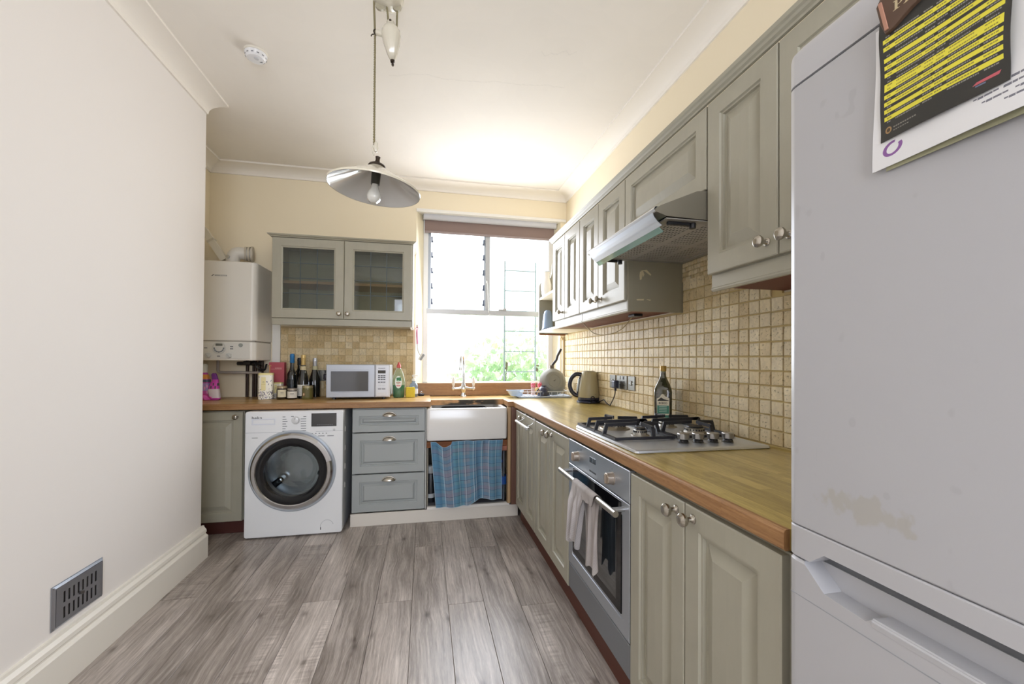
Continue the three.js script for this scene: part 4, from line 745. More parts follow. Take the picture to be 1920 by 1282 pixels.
// ---------------------------------------------------------------- boiler in the alcove
{ const t = thing('boiler', 'white wall-hung gas boiler with a control panel in the left alcove', 'boiler', [-1.405, 0, -3.69]);
  const bm = std('#e6e2d9', 0.32), W = 0.40, D = 0.33, y0 = 1.165, y1 = 1.878;
  const plan = (i) => { const o = [[-W / 2 + i, 0.004], [W / 2 - i, 0.004], [W / 2 - i, D - 0.05]]; for (let k = 1; k <= 6; k++) { const a = k / 6 * Math.PI / 2; o.push([W / 2 - 0.035 + (0.035 - i) * Math.cos(a), D - 0.05 + (0.05 - i) * Math.sin(a)]); } for (let k = 0; k <= 6; k++) { const a = Math.PI / 2 + k / 6 * Math.PI / 2; o.push([-W / 2 + 0.035 + (0.035 - i) * Math.cos(a), D - 0.05 + (0.05 - i) * Math.sin(a)]); } return o; };
  const shell = (a, b, i, c) => loft([plan(i + 0.004).map(([x, z]) => V(x, a, z)), plan(i).map(([x, z]) => V(x, a + 0.005, z)), plan(i).map(([x, z]) => V(x, b - 0.006, z)), plan(i + 0.006).map(([x, z]) => V(x, b, z))].map((r) => r.reverse()), { crease: 0.6 });
  add('casing', shell(y0 + 0.142, y1, 0), bm, t);
  add('lower_casing', shell(y0, y0 + 0.138, 0.004), bm, t);
  add('joint', bx(-W / 2 + 0.006, W / 2 - 0.006, y0 + 0.136, y0 + 0.144, 0.01, D - 0.006), std('#9b968c', 0.6), t);
  const cp = add('control_panel', rectLoft(0.352, 0.118, [[0, -0.004], [0, 0.002], [0.003, 0.004]]).translate(-0.012, y0 + 0.070, D - 0.006), std('#dcdad3', 0.4), t);
  const ring = lathe([[0.036, 0], [0.037, 0.003], [0.040, 0.004], [0.044, 0.003], [0.044, 0]], 36).rotateX(Math.PI / 2);
  add('timer_ring', ring.clone().translate(-0.036, y0 + 0.088, D - 0.002), std('#cfcfc9', 0.4), cp);
  add('timer_display', box(0.044, 0.017, 0.003, -0.036, y0 + 0.112, D - 0.001, 0.001), std('#6d6f66', 0.3), cp);
  for (let k = 0; k < 7; k++) { const a = Math.PI + 0.15 + k / 6 * (Math.PI - 0.3); add('button', box(0.013, 0.009, 0.004, 0, 0, 0, 0.002).rotateZ(a + Math.PI / 2).translate(-0.036 + 0.030 * Math.cos(a), y0 + 0.090 + 0.030 * Math.sin(a), D), std('#888d90', 0.5), cp); }
  for (const x of [-0.105, 0.030]) { const k = add('dial', lathe([[0, 0.016], [0.016, 0.016], [0.018, 0.013], [0.020, 0]], 28).rotateX(Math.PI / 2).translate(x, y0 + 0.035, D - 0.002), std('#c9cac6', 0.4), cp); add('grip', box(0.006, 0.032, 0.008, 0, 0, 0, 0.002).rotateZ(0.6).translate(x, y0 + 0.035, D + 0.016), std('#bdbfbd', 0.4), k); }
  for (const [x, y] of [[-0.12, 0.088], [0.045, 0.099], [0.045, 0.083], [-0.038, 0.030]]) add('indicator', box(0.020, 0.007, 0.002, x, y0 + y, D - 0.001, 0.001), std('#74767a', 0.5), cp);
  add('gauge', lathe([[0, 0.002], [0.011, 0.002], [0.013, 0.004], [0.014, 0]], 28).rotateX(Math.PI / 2).translate(0.103, y0 + 0.110, D - 0.002), std('#9aa09c', 0.3), cp);
  const lg = canvasTex(512, 96, (g) => { g.fillStyle = '#3a3c3f'; g.beginPath(); g.moveTo(8, 74); g.lineTo(40, 52); g.lineTo(70, 18); g.lineTo(86, 30); g.lineTo(60, 62); g.lineTo(30, 82); g.fill(); g.fillStyle = '#77787a'; g.font = 'bold 62px sans-serif'; g.fillText('WORCESTER', 104, 74, 390); });
  decal('maker_logo', 0.115, 0.0215, lg, [-0.035, y1 - 0.105, D + 0.0008], 0, t);
  const wm = std('#dedad0', 0.45), fl = add('flue', [tube([V(-0.03, y1, 0.14), V(-0.03, y1 + 0.055, 0.14), V(-0.012, y1 + 0.095, 0.138), V(0.02, y1 + 0.105, 0.13), V(0.10, y1 + 0.103, 0.11)], 0.046, 28, 24), lathe([[0, 0], [0.066, 0], [0.068, 0.006], [0.05, 0.014], [0, 0.014]], 32).translate(-0.03, y1, 0.14)], wm, t);
  add('flue_collar', [0.055, 0.075, 0.095].map((x, i) => cyl(0.053 + i * 0.003, 0.053 + i * 0.003, 0.014, 0, 0, 0, 32).rotateZ(Math.PI / 2).rotateY(0.2).translate(x, y1 + 0.104, 0.124 - 0.25 * (x - 0.06))), std('#c4bba8', 0.5), fl);
  add('flue_cap', lathe([[0, 0.012], [0.012, 0.012], [0.014, 0]], 20).rotateX(Math.PI / 2).translate(-0.045, y1 + 0.062, 0.186), steel, fl);
  add('top_tray', box(0.23, 0.012, 0.15, 0.055, y1 + 0.005, 0.20, 0.004), std('#dccfc6', 0.5), t);
  // pipework below, against the wall
  const dp = std('#37281f', 0.5, 0.3);
  for (const [x, r] of [[0.045, 0.011], [0.088, 0.008], [0.104, 0.011], [0.130, 0.0075], [0.150, 0.011]]) add('pipe', bar(V(x, 0.880, 0.05), V(x, y0 + 0.004, 0.05), r, 14), dp, t);
  add('valve', [bar(V(-0.01, y0 - 0.025, 0.09), V(0.16, y0 - 0.025, 0.09), 0.014, 14), box(0.05, 0.03, 0.05, 0.07, y0 - 0.02, 0.11, 0.006)], std('#1f1a17', 0.5), t);
  add('hose', tube([V(0.12, y0 - 0.01, 0.12), V(0.14, y0 - 0.05, 0.13), V(0.18, y0 - 0.075, 0.10), V(0.185, y0 - 0.03, 0.06)], 0.007, 30, 8), blackPlastic, t);
  const gp = std('#a49b93', 0.5);
  add('condensate_pipe', tube([V(-0.135, y0, 0.11), V(-0.135, y0 - 0.05, 0.11), V(-0.133, y0 - 0.082, 0.11), V(-0.11, y0 - 0.092, 0.11), V(0.0, y0 - 0.093, 0.11), V(0.16, y0 - 0.096, 0.10)], 0.010, 60, 10), gp, t); }
{ const t = thing('boxed_duct', 'white boxed duct slanting down from the alcove wall to the top of the boiler', 'duct');
  add('duct', metric(flatBar(V(-1.640, 2.150, -3.56), V(-1.495, 1.925, -3.56), 0.040, 0.046)), std('#dcd6c6', 0.5), t);
  add('band', flatBar(V(-1.590, 2.073, -3.56), V(-1.582, 2.060, -3.56), 0.045, 0.051), std('#c9c2b0', 0.5), t); }
// ---------------------------------------------------------------- things on the left worktop
const LY = 0.8765;                                                          // its top
{ const t = thing('spray_bottle', 'pink and purple cleaner bottle with a white cap at the left end of the worktop', 'bottle', [-1.575, LY, -3.46]);
  const tx = canvasTex(256, 256, (g) => { g.fillStyle = '#d65cc0'; g.fillRect(0, 0, 256, 256); g.fillStyle = '#f0a24e'; g.fillRect(0, 20, 256, 40); g.fillStyle = '#4a5672'; g.fillRect(0, 66, 256, 26); g.fillStyle = '#b69bdc'; g.fillRect(0, 100, 256, 70); g.fillStyle = '#f2a9d8'; for (let i = 0; i < 12; i++) { g.beginPath(); g.arc((i * 53) % 256, 110 + (i * 37) % 130, 16, 0, 7); g.fill(); } g.fillStyle = '#e24da8'; g.fillRect(0, 200, 256, 56); });
  add('bottle', planar(loft([[0, 0.036], [0.004, 0.042], [0.10, 0.042], [0.150, 0.040], [0.185, 0.026], [0.20, 0.016]].map(([y, r]) => rrect(r * 1.9, r * 1.25, r * 0.5).map(([x, z]) => V(x, y, -z))), { crease: 0.6 }), 0.084, 0.2), std('#ffffff', 0.4, 0, { map: tx }), t);
  add('cap', lathe([[0.016, 0.198], [0.019, 0.20], [0.020, 0.25], [0.016, 0.262], [0, 0.264]], 24), std('#e8ece6', 0.4), t); }
{ const t = thing('cleaning_pack', 'bright pink plastic pack with a knotted top beside the purple cleaner bottle', 'packet', [-1.500, LY, -3.44]);
  const tx = canvasTex(256, 256, (g) => { g.fillStyle = '#d84fc0'; g.fillRect(0, 0, 256, 256); g.fillStyle = '#efe6ee'; g.fillRect(0, 150, 256, 86); g.fillStyle = '#4a4a52'; for (let i = 0; i < 5; i++) g.fillRect(20 + i * 46, 90 + (i * 31) % 60, 26, 26); g.fillStyle = '#7a2f96'; g.fillRect(0, 0, 256, 60); });
  add('pack', planar(loft([[0, 0.034], [0.006, 0.040], [0.07, 0.042], [0.11, 0.034], [0.14, 0.024], [0.185, 0.020], [0.195, 0.012]].map(([y, r], k) => rrect(r * 1.7, r * 1.1, r * 0.4).map(([x, z]) => V(x + 0.006 * Math.sin(k * 2), y, -z))), { crease: 0.6 }), 0.075, 0.195), std('#ffffff', 0.35, 0, { map: tx }), t);
  add('loose_end', sheet((u, v) => V(-0.05 + 0.055 * u, 0.004 + 0.035 * v * (1 - 0.4 * u), 0.045 + 0.01 * Math.sin(u * 6 + v * 3)), 10, 8, 0.002), std('#e85fc4', 0.35), t); }
{ const tx = canvasTex(512, 512, (g, w, h) => { g.fillStyle = '#efe9d8'; g.fillRect(0, 0, w, h); g.fillStyle = '#e9dca0'; g.fillRect(110, 60, 150, 270); g.fillStyle = '#c9b56a'; g.fillRect(120, 205, 130, 4); g.fillStyle = '#7c776a'; g.fillRect(155, 150, 60, 8); g.fillRect(150, 170, 70, 6);
    let s = 5; const r = () => { s = (s * 16807) % 2147483647; return s / 2147483647; };
    for (let i = 0; i < 80; i++) { const x = r() * w, y = i < 55 ? 340 + r() * 170 : r() * h; if (x > 100 && x < 270 && y < 335) continue; g.fillStyle = ['#5b5268', '#7a7086', '#a99fae', '#b8b49a', '#6d6a58'][Math.floor(r() * 5)]; g.save(); g.translate(x, y); g.rotate(r() * 6.28); g.beginPath(); g.ellipse(0, 0, 12 + r() * 22, 5 + r() * 9, 0, 0, 7); g.fill(); g.restore(); } });
  const tin = (label, x, z, turn, s) => { const t = thing('biscuit_tin', label, 'tin', [x, LY, z], turn); add('body', planar(loft([[0, 0.002], [0.002, 0], [0.186 * s, 0], [0.188 * s, 0.002]].map(([y, i]) => rrect(0.098 * s - 2 * i, 0.078 * s - 2 * i, 0.012).map(([a, b]) => V(a, y, -b))), { crease: 0.5 }), 0.1 * s, 0.188 * s), std('#ffffff', 0.35, 0.1, { map: tx }), t); add('lid', loft([[0.180 * s, -0.001], [0.192 * s, -0.0012], [0.196 * s, 0.002]].map(([y, i]) => rrect(0.098 * s - 2 * i, 0.078 * s - 2 * i, 0.012).map(([a, b]) => V(a, y, -b))), { crease: 0.5 }), std('#e8dc9c', 0.35, 0.1), t); return t; };
  tin('tall cream tin printed with grey flowers, in front of the red box', -1.165, -3.462, 0.22, 1);
  tin('smaller floral tin half hidden behind the tall cream tin', -1.098, -3.520, -0.15, 0.62); }
{ const t = thing('gift_box', 'tall dusty red cardboard box standing behind the flowered tin', 'box', [-1.130, LY, -3.600], 0.05);
  add('carton', box(0.108, 0.275, 0.06, 0, 0.1376, 0, 0.002), std('#b8505c', 0.55), t);
  decal('print', 0.09, 0.03, canvasTex(256, 80, (g) => { g.fillStyle = '#efb9b4'; for (let i = 0; i < 8; i++) g.fillRect(96 + i * 17, 22, 13, 16); g.fillRect(20, 50, 215, 5); }), [0, 0.226, 0.0305], 0, t);
  add('clasp', [box(0.006, 0.07, 0.004, -0.048, 0.215, 0.031, 0.001), box(0.022, 0.006, 0.004, -0.048, 0.248, 0.031, 0.001)], std('#cda36a', 0.4, 0.4), t); }
const wineGlass = phys({ color: '#0d1210', roughness: 0.08, clearcoat: 1 });
function wine(label, x, z, o) {
  const t = thing('wine_bottle', label, 'bottle', [x, LY, z]);
  const h = o.h, R = o.r ?? 0.037;
  const prof = o.champagne ? [[0, 0], [R, 0.002], [R, 0.095], [R * 0.97, 0.125], [R * 0.8, 0.165], [R * 0.56, 0.205], [0.0165, 0.245], [0.0145, h - 0.055]] : [[0, 0], [R, 0.002], [R, 0.170], [R * 0.93, 0.188], [R * 0.6, 0.212], [0.0165, 0.228], [0.0145, 0.25], [0.0142, h - 0.03]];
  add('glass', lathe(prof.concat([[0.0142, h - 0.004], [0, h - 0.004]]), 32, 0.9), o.glass ?? wineGlass, t);
  add('capsule', lathe([[0.0155, h - o.cap], [0.0168, h - o.cap + 0.002], [0.0162, h - 0.030], [0.0178, h - 0.026], [0.0178, h - 0.014], [0.0158, h - 0.011], [0.0155, h - 0.001], [0, h]], 28), o.capMat, t);
  if (o.collar) add('neck_label', lathe([[0.0225, 0.218], [0.021, 0.232], [0.0195, 0.246]], 24), o.collar, t);
  if (o.label) add('label', new THREE.CylinderGeometry(R + 0.0008, R + 0.0008, o.label[1], 24, 1, true, -1.1 + (o.label[2] ?? 0), 2.2).translate(0, o.label[0], 0), o.labelMat, t);
  return t;
}
wine('dark wine bottle with a bright blue capsule', -1.010, -3.545, { h: 0.342, cap: 0.072, capMat: std('#2d78b4', 0.35, 0.2), label: [0.10, 0.09, -0.7], labelMat: std('#1d2226', 0.4) });
wine('plain dark wine bottle half hidden behind the blue-capped bottle', -0.983, -3.640, { h: 0.312, cap: 0.06, capMat: std('#23252a', 0.4) });
wine('dark sparkling wine bottle with a pale gold foil top and a white label', -0.918, -3.500, { h: 0.335, cap: 0.082, champagne: true, r: 0.042, capMat: std('#d9bd7c', 0.3, 0.5), collar: std('#cfc19a', 0.4), label: [0.063, 0.085, 0.2], labelMat: std('#ffffff', 0.5, 0, { map: canvasTex(256, 256, (g) => { g.fillStyle = '#e9e6dc'; g.fillRect(0, 0, 256, 256); g.fillStyle = '#8d8a80'; for (let i = 0; i < 60; i++) g.fillRect((i * 71) % 240, 40 + (i * 43) % 200, 16, 5); }) }) });
wine('dark sparkling wine bottle with a silver foil neck beside the power socket', -0.858, -3.600, { h: 0.310, cap: 0.098, champagne: true, r: 0.043, capMat: std('#c9ccd2', 0.28, 0.6), collar: std('#b9b48e', 0.4) });
{ const jar = (label, x, z, r, h, liquid, lid, lab, labCol) => {
    const t = thing('preserve_jar', label, 'jar', [x, LY, z]);
    add('glass', lathe([[0, 0], [r - 0.002, 0], [r, 0.004], [r, h - 0.026], [r * 0.97, h - 0.018], [r * 0.9, h - 0.014], [r * 0.9, h - 0.012], [0, h - 0.012]], 32, 0.8), liquid, t);
    add('lid', lathe([[r * 0.92, h - 0.016], [r * 0.97, h - 0.015], [r * 0.97, h - 0.002], [r * 0.93, h], [0, h]], 32), lid, t);
    add('label', new THREE.CylinderGeometry(r + 0.0007, r + 0.0007, lab[1], 24, 1, true, lab[2], lab[3]).translate(0, lab[0], 0), labCol, t);
  };
  const lt = (bg, fn) => std('#ffffff', 0.6, 0, { map: canvasTex(256, 200, (g) => { g.fillStyle = bg; g.fillRect(0, 0, 256, 200); fn(g); }) });
  const lines = (g) => { g.fillStyle = '#6b6558'; g.fillRect(90, 60, 80, 10); g.fillRect(80, 84, 100, 7); g.fillRect(96, 104, 68, 6); g.fillStyle = '#a39a86'; g.fillRect(70, 136, 120, 5); };
  const dark = phys({ color: '#1d1511', roughness: 0.1, clearcoat: 1 }), gold = std('#b9a98c', 0.35, 0.5);
  jar('dark preserve jar with a cream label, tallest of the two beside the tin', -1.046, -3.430, 0.0365, 0.098, dark, gold, [0.045, 0.055, -0.55, 1.7], lt('#e9e0c2', lines));
  jar('short dark preserve jar with a wide white label, middle of the three jars', -0.972, -3.425, 0.0355, 0.082, dark, std('#a9a196', 0.35, 0.5), [0.036, 0.048, -1.0, 2.3], lt('#ece7dc', lines));
  jar('jar of green olives with a round red and white emblem in front of the bottles', -0.868, -3.430, 0.0385, 0.100, phys({ color: '#6f6a3a', roughness: 0.15, clearcoat: 1 }), std('#b2a987', 0.35, 0.5), [0.043, 0.06, -0.9, 1.5], lt('#6f6a45', (g) => { g.strokeStyle = '#b5674c'; g.lineWidth = 12; g.fillStyle = '#d8cda8'; g.beginPath(); g.arc(70, 120, 34, 0, 7); g.fill(); g.stroke(); })); }
function socketPlate(label, pos, turn, w, kind, plug) {                     // faces local +z
  const sw = kind === 'switch', t = thing(sw ? 'switch_plate' : 'power_socket', label, sw ? 'switch' : 'socket', pos, turn), pm = std('#74736d', 0.4, 0.75);
  add('plate', rectLoft(w, 0.088, [[0, 0], [0, 0.003], [0.003, 0.0055]]), pm, t);
  const hole = std('#141416', 0.6), n = kind === 'switch' ? 0 : w > 0.12 ? 2 : 1;
  for (let i = 0; i < n; i++) {
    const cx = n === 2 ? (i ? 0.036 : -0.036) : 0.0;
    for (const [x, y, a, b] of [[0, 0.006, 0.005, 0.011], [-0.011, -0.016, 0.011, 0.005], [0.011, -0.016, 0.011, 0.005]]) add('pin_hole', box(a, b, 0.001, cx + x, y, 0.0056), hole, t);
    add('rocker', [box(0.016, 0.020, 0.004, cx + (n === 2 ? (i ? -0.012 : 0.012) : 0.016), 0.030, 0.0062, 0.0012)], i ? std('#2c2d31', 0.4) : pm, t);
  }
  if (kind === 'switch') { add('rocker', rectLoft(0.024, 0.030, [[0, 0], [0, 0.002], [0.004, 0.005]]).translate(0, 0.002, 0.0055), pm, t); for (const [x, y] of [[-0.024, 0], [0.024, 0]]) add('screw', cyl(0.004, 0.004, 0.002, 0, 0, 0, 12).rotateX(Math.PI / 2).translate(x, y, 0.006), steel, t); }
  return t;
}
socketPlate('brushed metal double power socket on the back wall left of the microwave', [-0.818, 1.045, ZB + 0.0120], 0, 0.146, 'double');
{ const t = thing('mains_plug', 'dark plug pushed into the socket beside the microwave', 'plug', [-0.782, 1.035, ZB + 0.0180]);
  add('plug', box(0.046, 0.050, 0.034, 0, 0, 0.018, 0.010), std('#2a2330', 0.45), t); add('lead', tube([V(0, -0.022, 0.02), V(0, -0.06, 0.03), V(0.03, -0.12, 0.04), V(0.06, -0.155, 0.06)], 0.0035, 24, 6), blackPlastic, t); }
{ const t = thing('microwave', 'silver microwave oven with a dark glass door on the left worktop', 'microwave', [-0.488, LY, -3.325]);
  const W = 0.455, h0 = 0.016, h1 = 0.262, silver = std('#b9bfc9', 0.35, 0.3), cab = std('#c9ccd0', 0.4, 0.3);
  add('cabinet', box(W - 0.006, h1 - h0 - 0.004, 0.30, 0, (h0 + h1) / 2, -0.172, 0.006), cab, t);
  const d = add('door', rectLoft(0.345, h1 - h0, [[0, -0.022], [0, -0.004], [0.004, 0], [0.038, 0], [0.039, -0.002]]).translate(-0.055, (h0 + h1) / 2, 0), silver, t);
  add('window', box(0.266, 0.150, 0.003, -0.062, (h0 + h1) / 2 - 0.002, -0.0005, 0.001), phys({ color: '#454a52', roughness: 0.14, clearcoat: 1 }), d);
  const p = add('control_panel', rectLoft(0.108, h1 - h0, [[0, -0.022], [0, -0.006], [0.008, 0]]).translate(0.1735, (h0 + h1) / 2, 0), std('#d6d9df', 0.35, 0.15), t);
  add('display', box(0.056, 0.023, 0.0012, 0.168, 0.208, 0.0006, 0.0004), phys({ color: '#22262e', roughness: 0.1, clearcoat: 1 }), p);
  decal('print', 0.074, 0.215, canvasTex(180, 520, (g) => { g.fillStyle = '#4c5058'; g.font = 'bold 26px sans-serif'; g.fillText('Panasonic', 28, 34, 124); for (let r = 0; r < 3; r++) for (let c = 0; c < 3; c++) g.fillRect(24 + c * 46, 152 + r * 34, 38, 20); for (let c = 0; c < 3; c++) g.fillRect(24 + c * 46, 272, 38, 16); g.fillStyle = '#9a9ea6'; for (let r = 0; r < 3; r++) for (let c = 0; c < 2; c++) g.fillRect(28 + c * 66, 312 + r * 28, 56, 3); g.fillStyle = '#5a5e66'; g.fillRect(24, 396, 60, 16); g.fillRect(92, 396, 64, 16); }), [0.168, 0.138, 0.0008], 0, p);
  add('open_button', box(0.066, 0.026, 0.003, 0.168, 0.040, 0.0012, 0.001), std('#e3e6ea', 0.35), p);
  for (const [x, z] of [[-0.18, -0.05], [0.18, -0.05], [-0.18, -0.29], [0.18, -0.29]]) add('foot', cyl(0.014, 0.012, 0.018, x, 0.009, z, 14), blackPlastic, t); }
{ const t = thing('washing_up_liquid', 'clear bottle of green washing-up liquid with a red cap right of the microwave', 'bottle', [-0.203, LY, -3.46]);
  const body = [[0, 0], [0.040, 0.001], [0.0445, 0.008], [0.0455, 0.06], [0.0505, 0.11], [0.049, 0.14], [0.040, 0.18], [0.026, 0.215], [0.016, 0.232], [0.0155, 0.243], [0, 0.243]];
  const fl = body.slice(0, 4).map(([r, y]) => [Math.max(r - 0.0016, 0), y + 0.0012]).concat([[0.0455, 0.100], [0, 0.100]]);
  const sq = (g) => g.scale(1, 1, 0.62);
  add('bottle', sq(lathe(body, 36, 1.2)), phys({ color: '#eefaf2', roughness: 0.06, transmission: 0.95, thickness: 0, clearcoat: 0.5 }), t);
  add('liquid', sq(lathe(fl, 32, 0.8)), phys({ color: '#0f6b45', roughness: 0.15, clearcoat: 0.6 }), t);
  add('cap', lathe([[0.0165, 0.236], [0.0175, 0.238], [0.017, 0.252], [0.011, 0.266], [0.008, 0.272], [0.007, 0.280], [0, 0.282]], 24), std('#c65550', 0.4), t);
  const tx = canvasTex(256, 320, (g) => { g.fillStyle = '#eef4ee'; g.beginPath(); g.ellipse(128, 165, 96, 140, 0, 0, 7); g.fill(); g.fillStyle = '#2f7a4e'; g.beginPath(); g.moveTo(70, 60); g.lineTo(190, 50); g.lineTo(205, 130); g.lineTo(80, 140); g.fill(); g.fillStyle = '#cfe0d0'; g.beginPath(); g.arc(120, 170, 46, 0, 7); g.fill(); g.fillStyle = '#c4463e'; g.font = 'bold 44px sans-serif'; g.fillText('FAIRY', 64, 196); g.fillStyle = '#d99a9c'; g.fillRect(70, 222, 116, 40); });
  const lab = new THREE.CylinderGeometry(0.052, 0.048, 0.11, 20, 1, true, -0.75, 1.5).scale(1, 1, 0.64).translate(0, 0.125, 0);
  add('label', lab, std('#ffffff', 0.4, 0, { map: tx, transparent: true }), t); }
{ const t = thing('hand_soap', 'small clear pump soap bottle with a white pump behind the yellow sponge', 'bottle', [-0.088, LY, -3.52]);
  add('bottle', lathe([[0, 0], [0.030, 0.001], [0.033, 0.006], [0.034, 0.085], [0.028, 0.105], [0.015, 0.118], [0.014, 0.130], [0, 0.130]], 30, 1), phys({ color: '#c9d9ea', roughness: 0.1, transmission: 0.8, thickness: 0, clearcoat: 0.5 }), t);
  add('label', cyl(0.0345, 0.0345, 0.04, 0, 0.045, 0, 28), std('#dfe5ee', 0.5), t);
  add('pump', [cyl(0.016, 0.015, 0.018, 0, 0.138, 0, 20), cyl(0.006, 0.006, 0.02, 0, 0.155, 0, 12), lathe([[0, 0.178], [0.013, 0.178], [0.015, 0.17], [0.014, 0.163], [0, 0.163]], 20), box(0.034, 0.008, 0.010, 0.016, 0.172, 0.004, 0.003)], whitePaint, t); }
{ const t = thing('sponge', 'yellow washing-up sponge standing on its end beside the soap bottle', 'sponge', [-0.112, LY, -3.455], 0.15);
  const b = dataTex(128, 128, (u, v) => { const n = 255 * smooth(0.35, 0.6, fbm(u * 22, v * 22, 6, 3)); return [n, n, n]; }, false);
  add('foam', box(0.070, 0.082, 0.030, 0, 0.041, 0, 0.006, 3), std('#e6cf4a', 0.95, 0, { bumpMap: b, bumpScale: 0.0015 }), t);
  add('scourer', box(0.070, 0.082, 0.007, 0, 0.041, -0.0188, 0.002), std('#c8bd4e', 0.95), t); }
{ const t = thing('sink_plug', 'black rubber sink plug lying at the foot of the wooden upstand beside the soap', 'plug', [-0.028, LY, -3.60]);
  add('plug', lathe([[0, 0], [0.022, 0], [0.026, 0.010], [0.028, 0.014], [0.024, 0.018], [0, 0.019]], 28), std('#2e3138', 0.6), t); add('ring', new THREE.TorusGeometry(0.008, 0.0016, 8, 20).translate(0, 0.027, 0), chrome, t); }
{ const t = thing('dish_brush', 'white dish brush with a pink handle hanging from a hook left of the window', 'brush', [-0.068, 1.462, ZB + 0.004]);
  add('hook', [box(0.014, 0.030, 0.004, 0, 0, 0, 0.0015), tube([V(0, -0.004, 0.002), V(0, -0.010, 0.012), V(0, 0.0, 0.018)], 0.0025, 12, 8)], std('#8d7f68', 0.4, 0.6), t);
  add('handle', [tube([V(0, -0.030, 0.014), V(0.001, -0.09, 0.014), V(0.004, -0.15, 0.014)], 0.0085, 20, 12), new THREE.TorusGeometry(0.010, 0.003, 8, 24).translate(0, -0.016, 0.014)], std('#dd8fae', 0.4), t);
  add('neck', tube([V(0.004, -0.15, 0.014), V(0.008, -0.195, 0.015), V(0.022, -0.232, 0.018), V(0.038, -0.250, 0.02)], 0.0062, 24, 10), whitePaint, t);
  add('bristles', [box(0.022, 0.060, 0.028, 0, 0, 0, 0.003).rotateZ(-0.55).translate(0.044, -0.262, 0.022)], std('#a7aaab', 0.9), t);
  add('head', box(0.012, 0.066, 0.032, 0, 0, 0, 0.004).rotateZ(-0.55).translate(0.031, -0.256, 0.022), whitePaint, t); }
// ---------------------------------------------------------------- things on the right worktop
const RY = 0.8685;
{ const t = thing('kettle', 'beige electric kettle with a black handle facing left on the right worktop', 'kettle', [1.195, RY, -2.945], -0.35);
  const bm = std('#a79d7c', 0.38), w = 0.080;
  const S = (y, r) => [r, y];
  add('body', lathe([[0, 0.040], [w, 0.040], [w + 0.001, 0.046], [w * 0.95, 0.09], [w * 0.85, 0.15], [w * 0.73, 0.20], [w * 0.66, 0.222], [w * 0.63, 0.228], [0, 0.229]], 40, 0.6), bm, t);
  add('lid', lathe([[0, 0.236], [w * 0.42, 0.235], [w * 0.58, 0.231], [w * 0.625, 0.227]], 36), std('#8f886e', 0.4), t);
  add('base', [lathe([[0, 0], [w * 1.08, 0], [w * 1.12, 0.006], [w * 1.10, 0.014], [w * 0.95, 0.020], [0, 0.020]], 40), lathe([[w * 0.92, 0.0205], [w * 1.0, 0.024], [w * 1.005, 0.0405], [w * 0.9, 0.0415]], 40)], std('#23263a', 0.4), t);
  const hs = std('#1e2030', 0.35);
  add('handle', tube([V(-0.048, 0.206, 0), V(-0.095, 0.208, 0), V(-0.128, 0.178, 0), V(-0.140, 0.130, 0), V(-0.128, 0.085, 0), V(-0.100, 0.055, 0), V(-0.074, 0.052, 0)], 0.0158, 48, 14), hs, t);
  add('handle_spine', tube([V(-0.050, 0.214, 0), V(-0.060, 0.18, 0), V(-0.070, 0.12, 0), V(-0.078, 0.055, 0)], 0.013, 30, 12), hs, t);
  add('water_gauge', tube([V(-0.070, 0.175, 0.004), V(-0.078, 0.12, 0.004), V(-0.084, 0.08, 0.004)], 0.0085, 16, 10), phys({ color: '#b9c9cc', roughness: 0.2, clearcoat: 1 }), t);
  add('spout', loft([[0.226, 0.012], [0.20, 0.010]].map(([y, k]) => [V(w * 0.55, y, -0.02), V(w * 0.57 + k * 1.8, y + 0.002, 0), V(w * 0.55, y, 0.02)]), { crease: 0 }), bm, t);
  decal('maker_mark', 0.03, 0.008, canvasTex(128, 32, (g) => { g.fillStyle = '#6d6650'; g.font = 'italic bold 24px serif'; g.fillText('swan', 30, 24); }), [0.046, 0.066, 0.0655], 0.6, t); }
{ const t = thing('kettle_lead', 'black kettle lead with a chunky plug trailing across the worktop to the sockets', 'cable');
  add('lead', tube([V(1.222, 0.876, -2.862), V(1.235, 0.895, -2.80), V(1.232, 0.905, -2.76), V(1.236, 0.885, -2.72), V(1.245, 0.8735, -2.690), V(1.240, 0.885, -2.665), V(1.238, 0.925, -2.62), V(1.228, 0.962, -2.575), V(1.222, 0.990, -2.556)], 0.0036, 70, 8), blackPlastic, t);
  add('loop', tube([V(1.178, 0.876, -2.855), V(1.172, 0.905, -2.852), V(1.186, 0.922, -2.850), V(1.205, 0.905, -2.853), V(1.222, 0.876, -2.862)], 0.0036, 30, 8), blackPlastic, t);
  add('plug', [box(0.034, 0.054, 0.050, 1.2195, 1.026, -2.553, 0.010), bar(V(1.222, 0.985, -2.555), V(1.220, 1.008, -2.553), 0.008, 12)], std('#2b3348', 0.4), t); }
socketPlate('narrow metal switch plate, leftmost of the three plates on the right wall', [XR - 0.0175, 1.040, -2.655], QT, 0.088, 'switch');
socketPlate('double metal power socket with the kettle plug in it', [XR - 0.0175, 1.040, -2.520], QT, 0.146, 'double');
socketPlate('metal switch plate nearest the oil bottle on the right wall', [XR - 0.0175, 1.040, -2.390], QT, 0.088, 'switch');
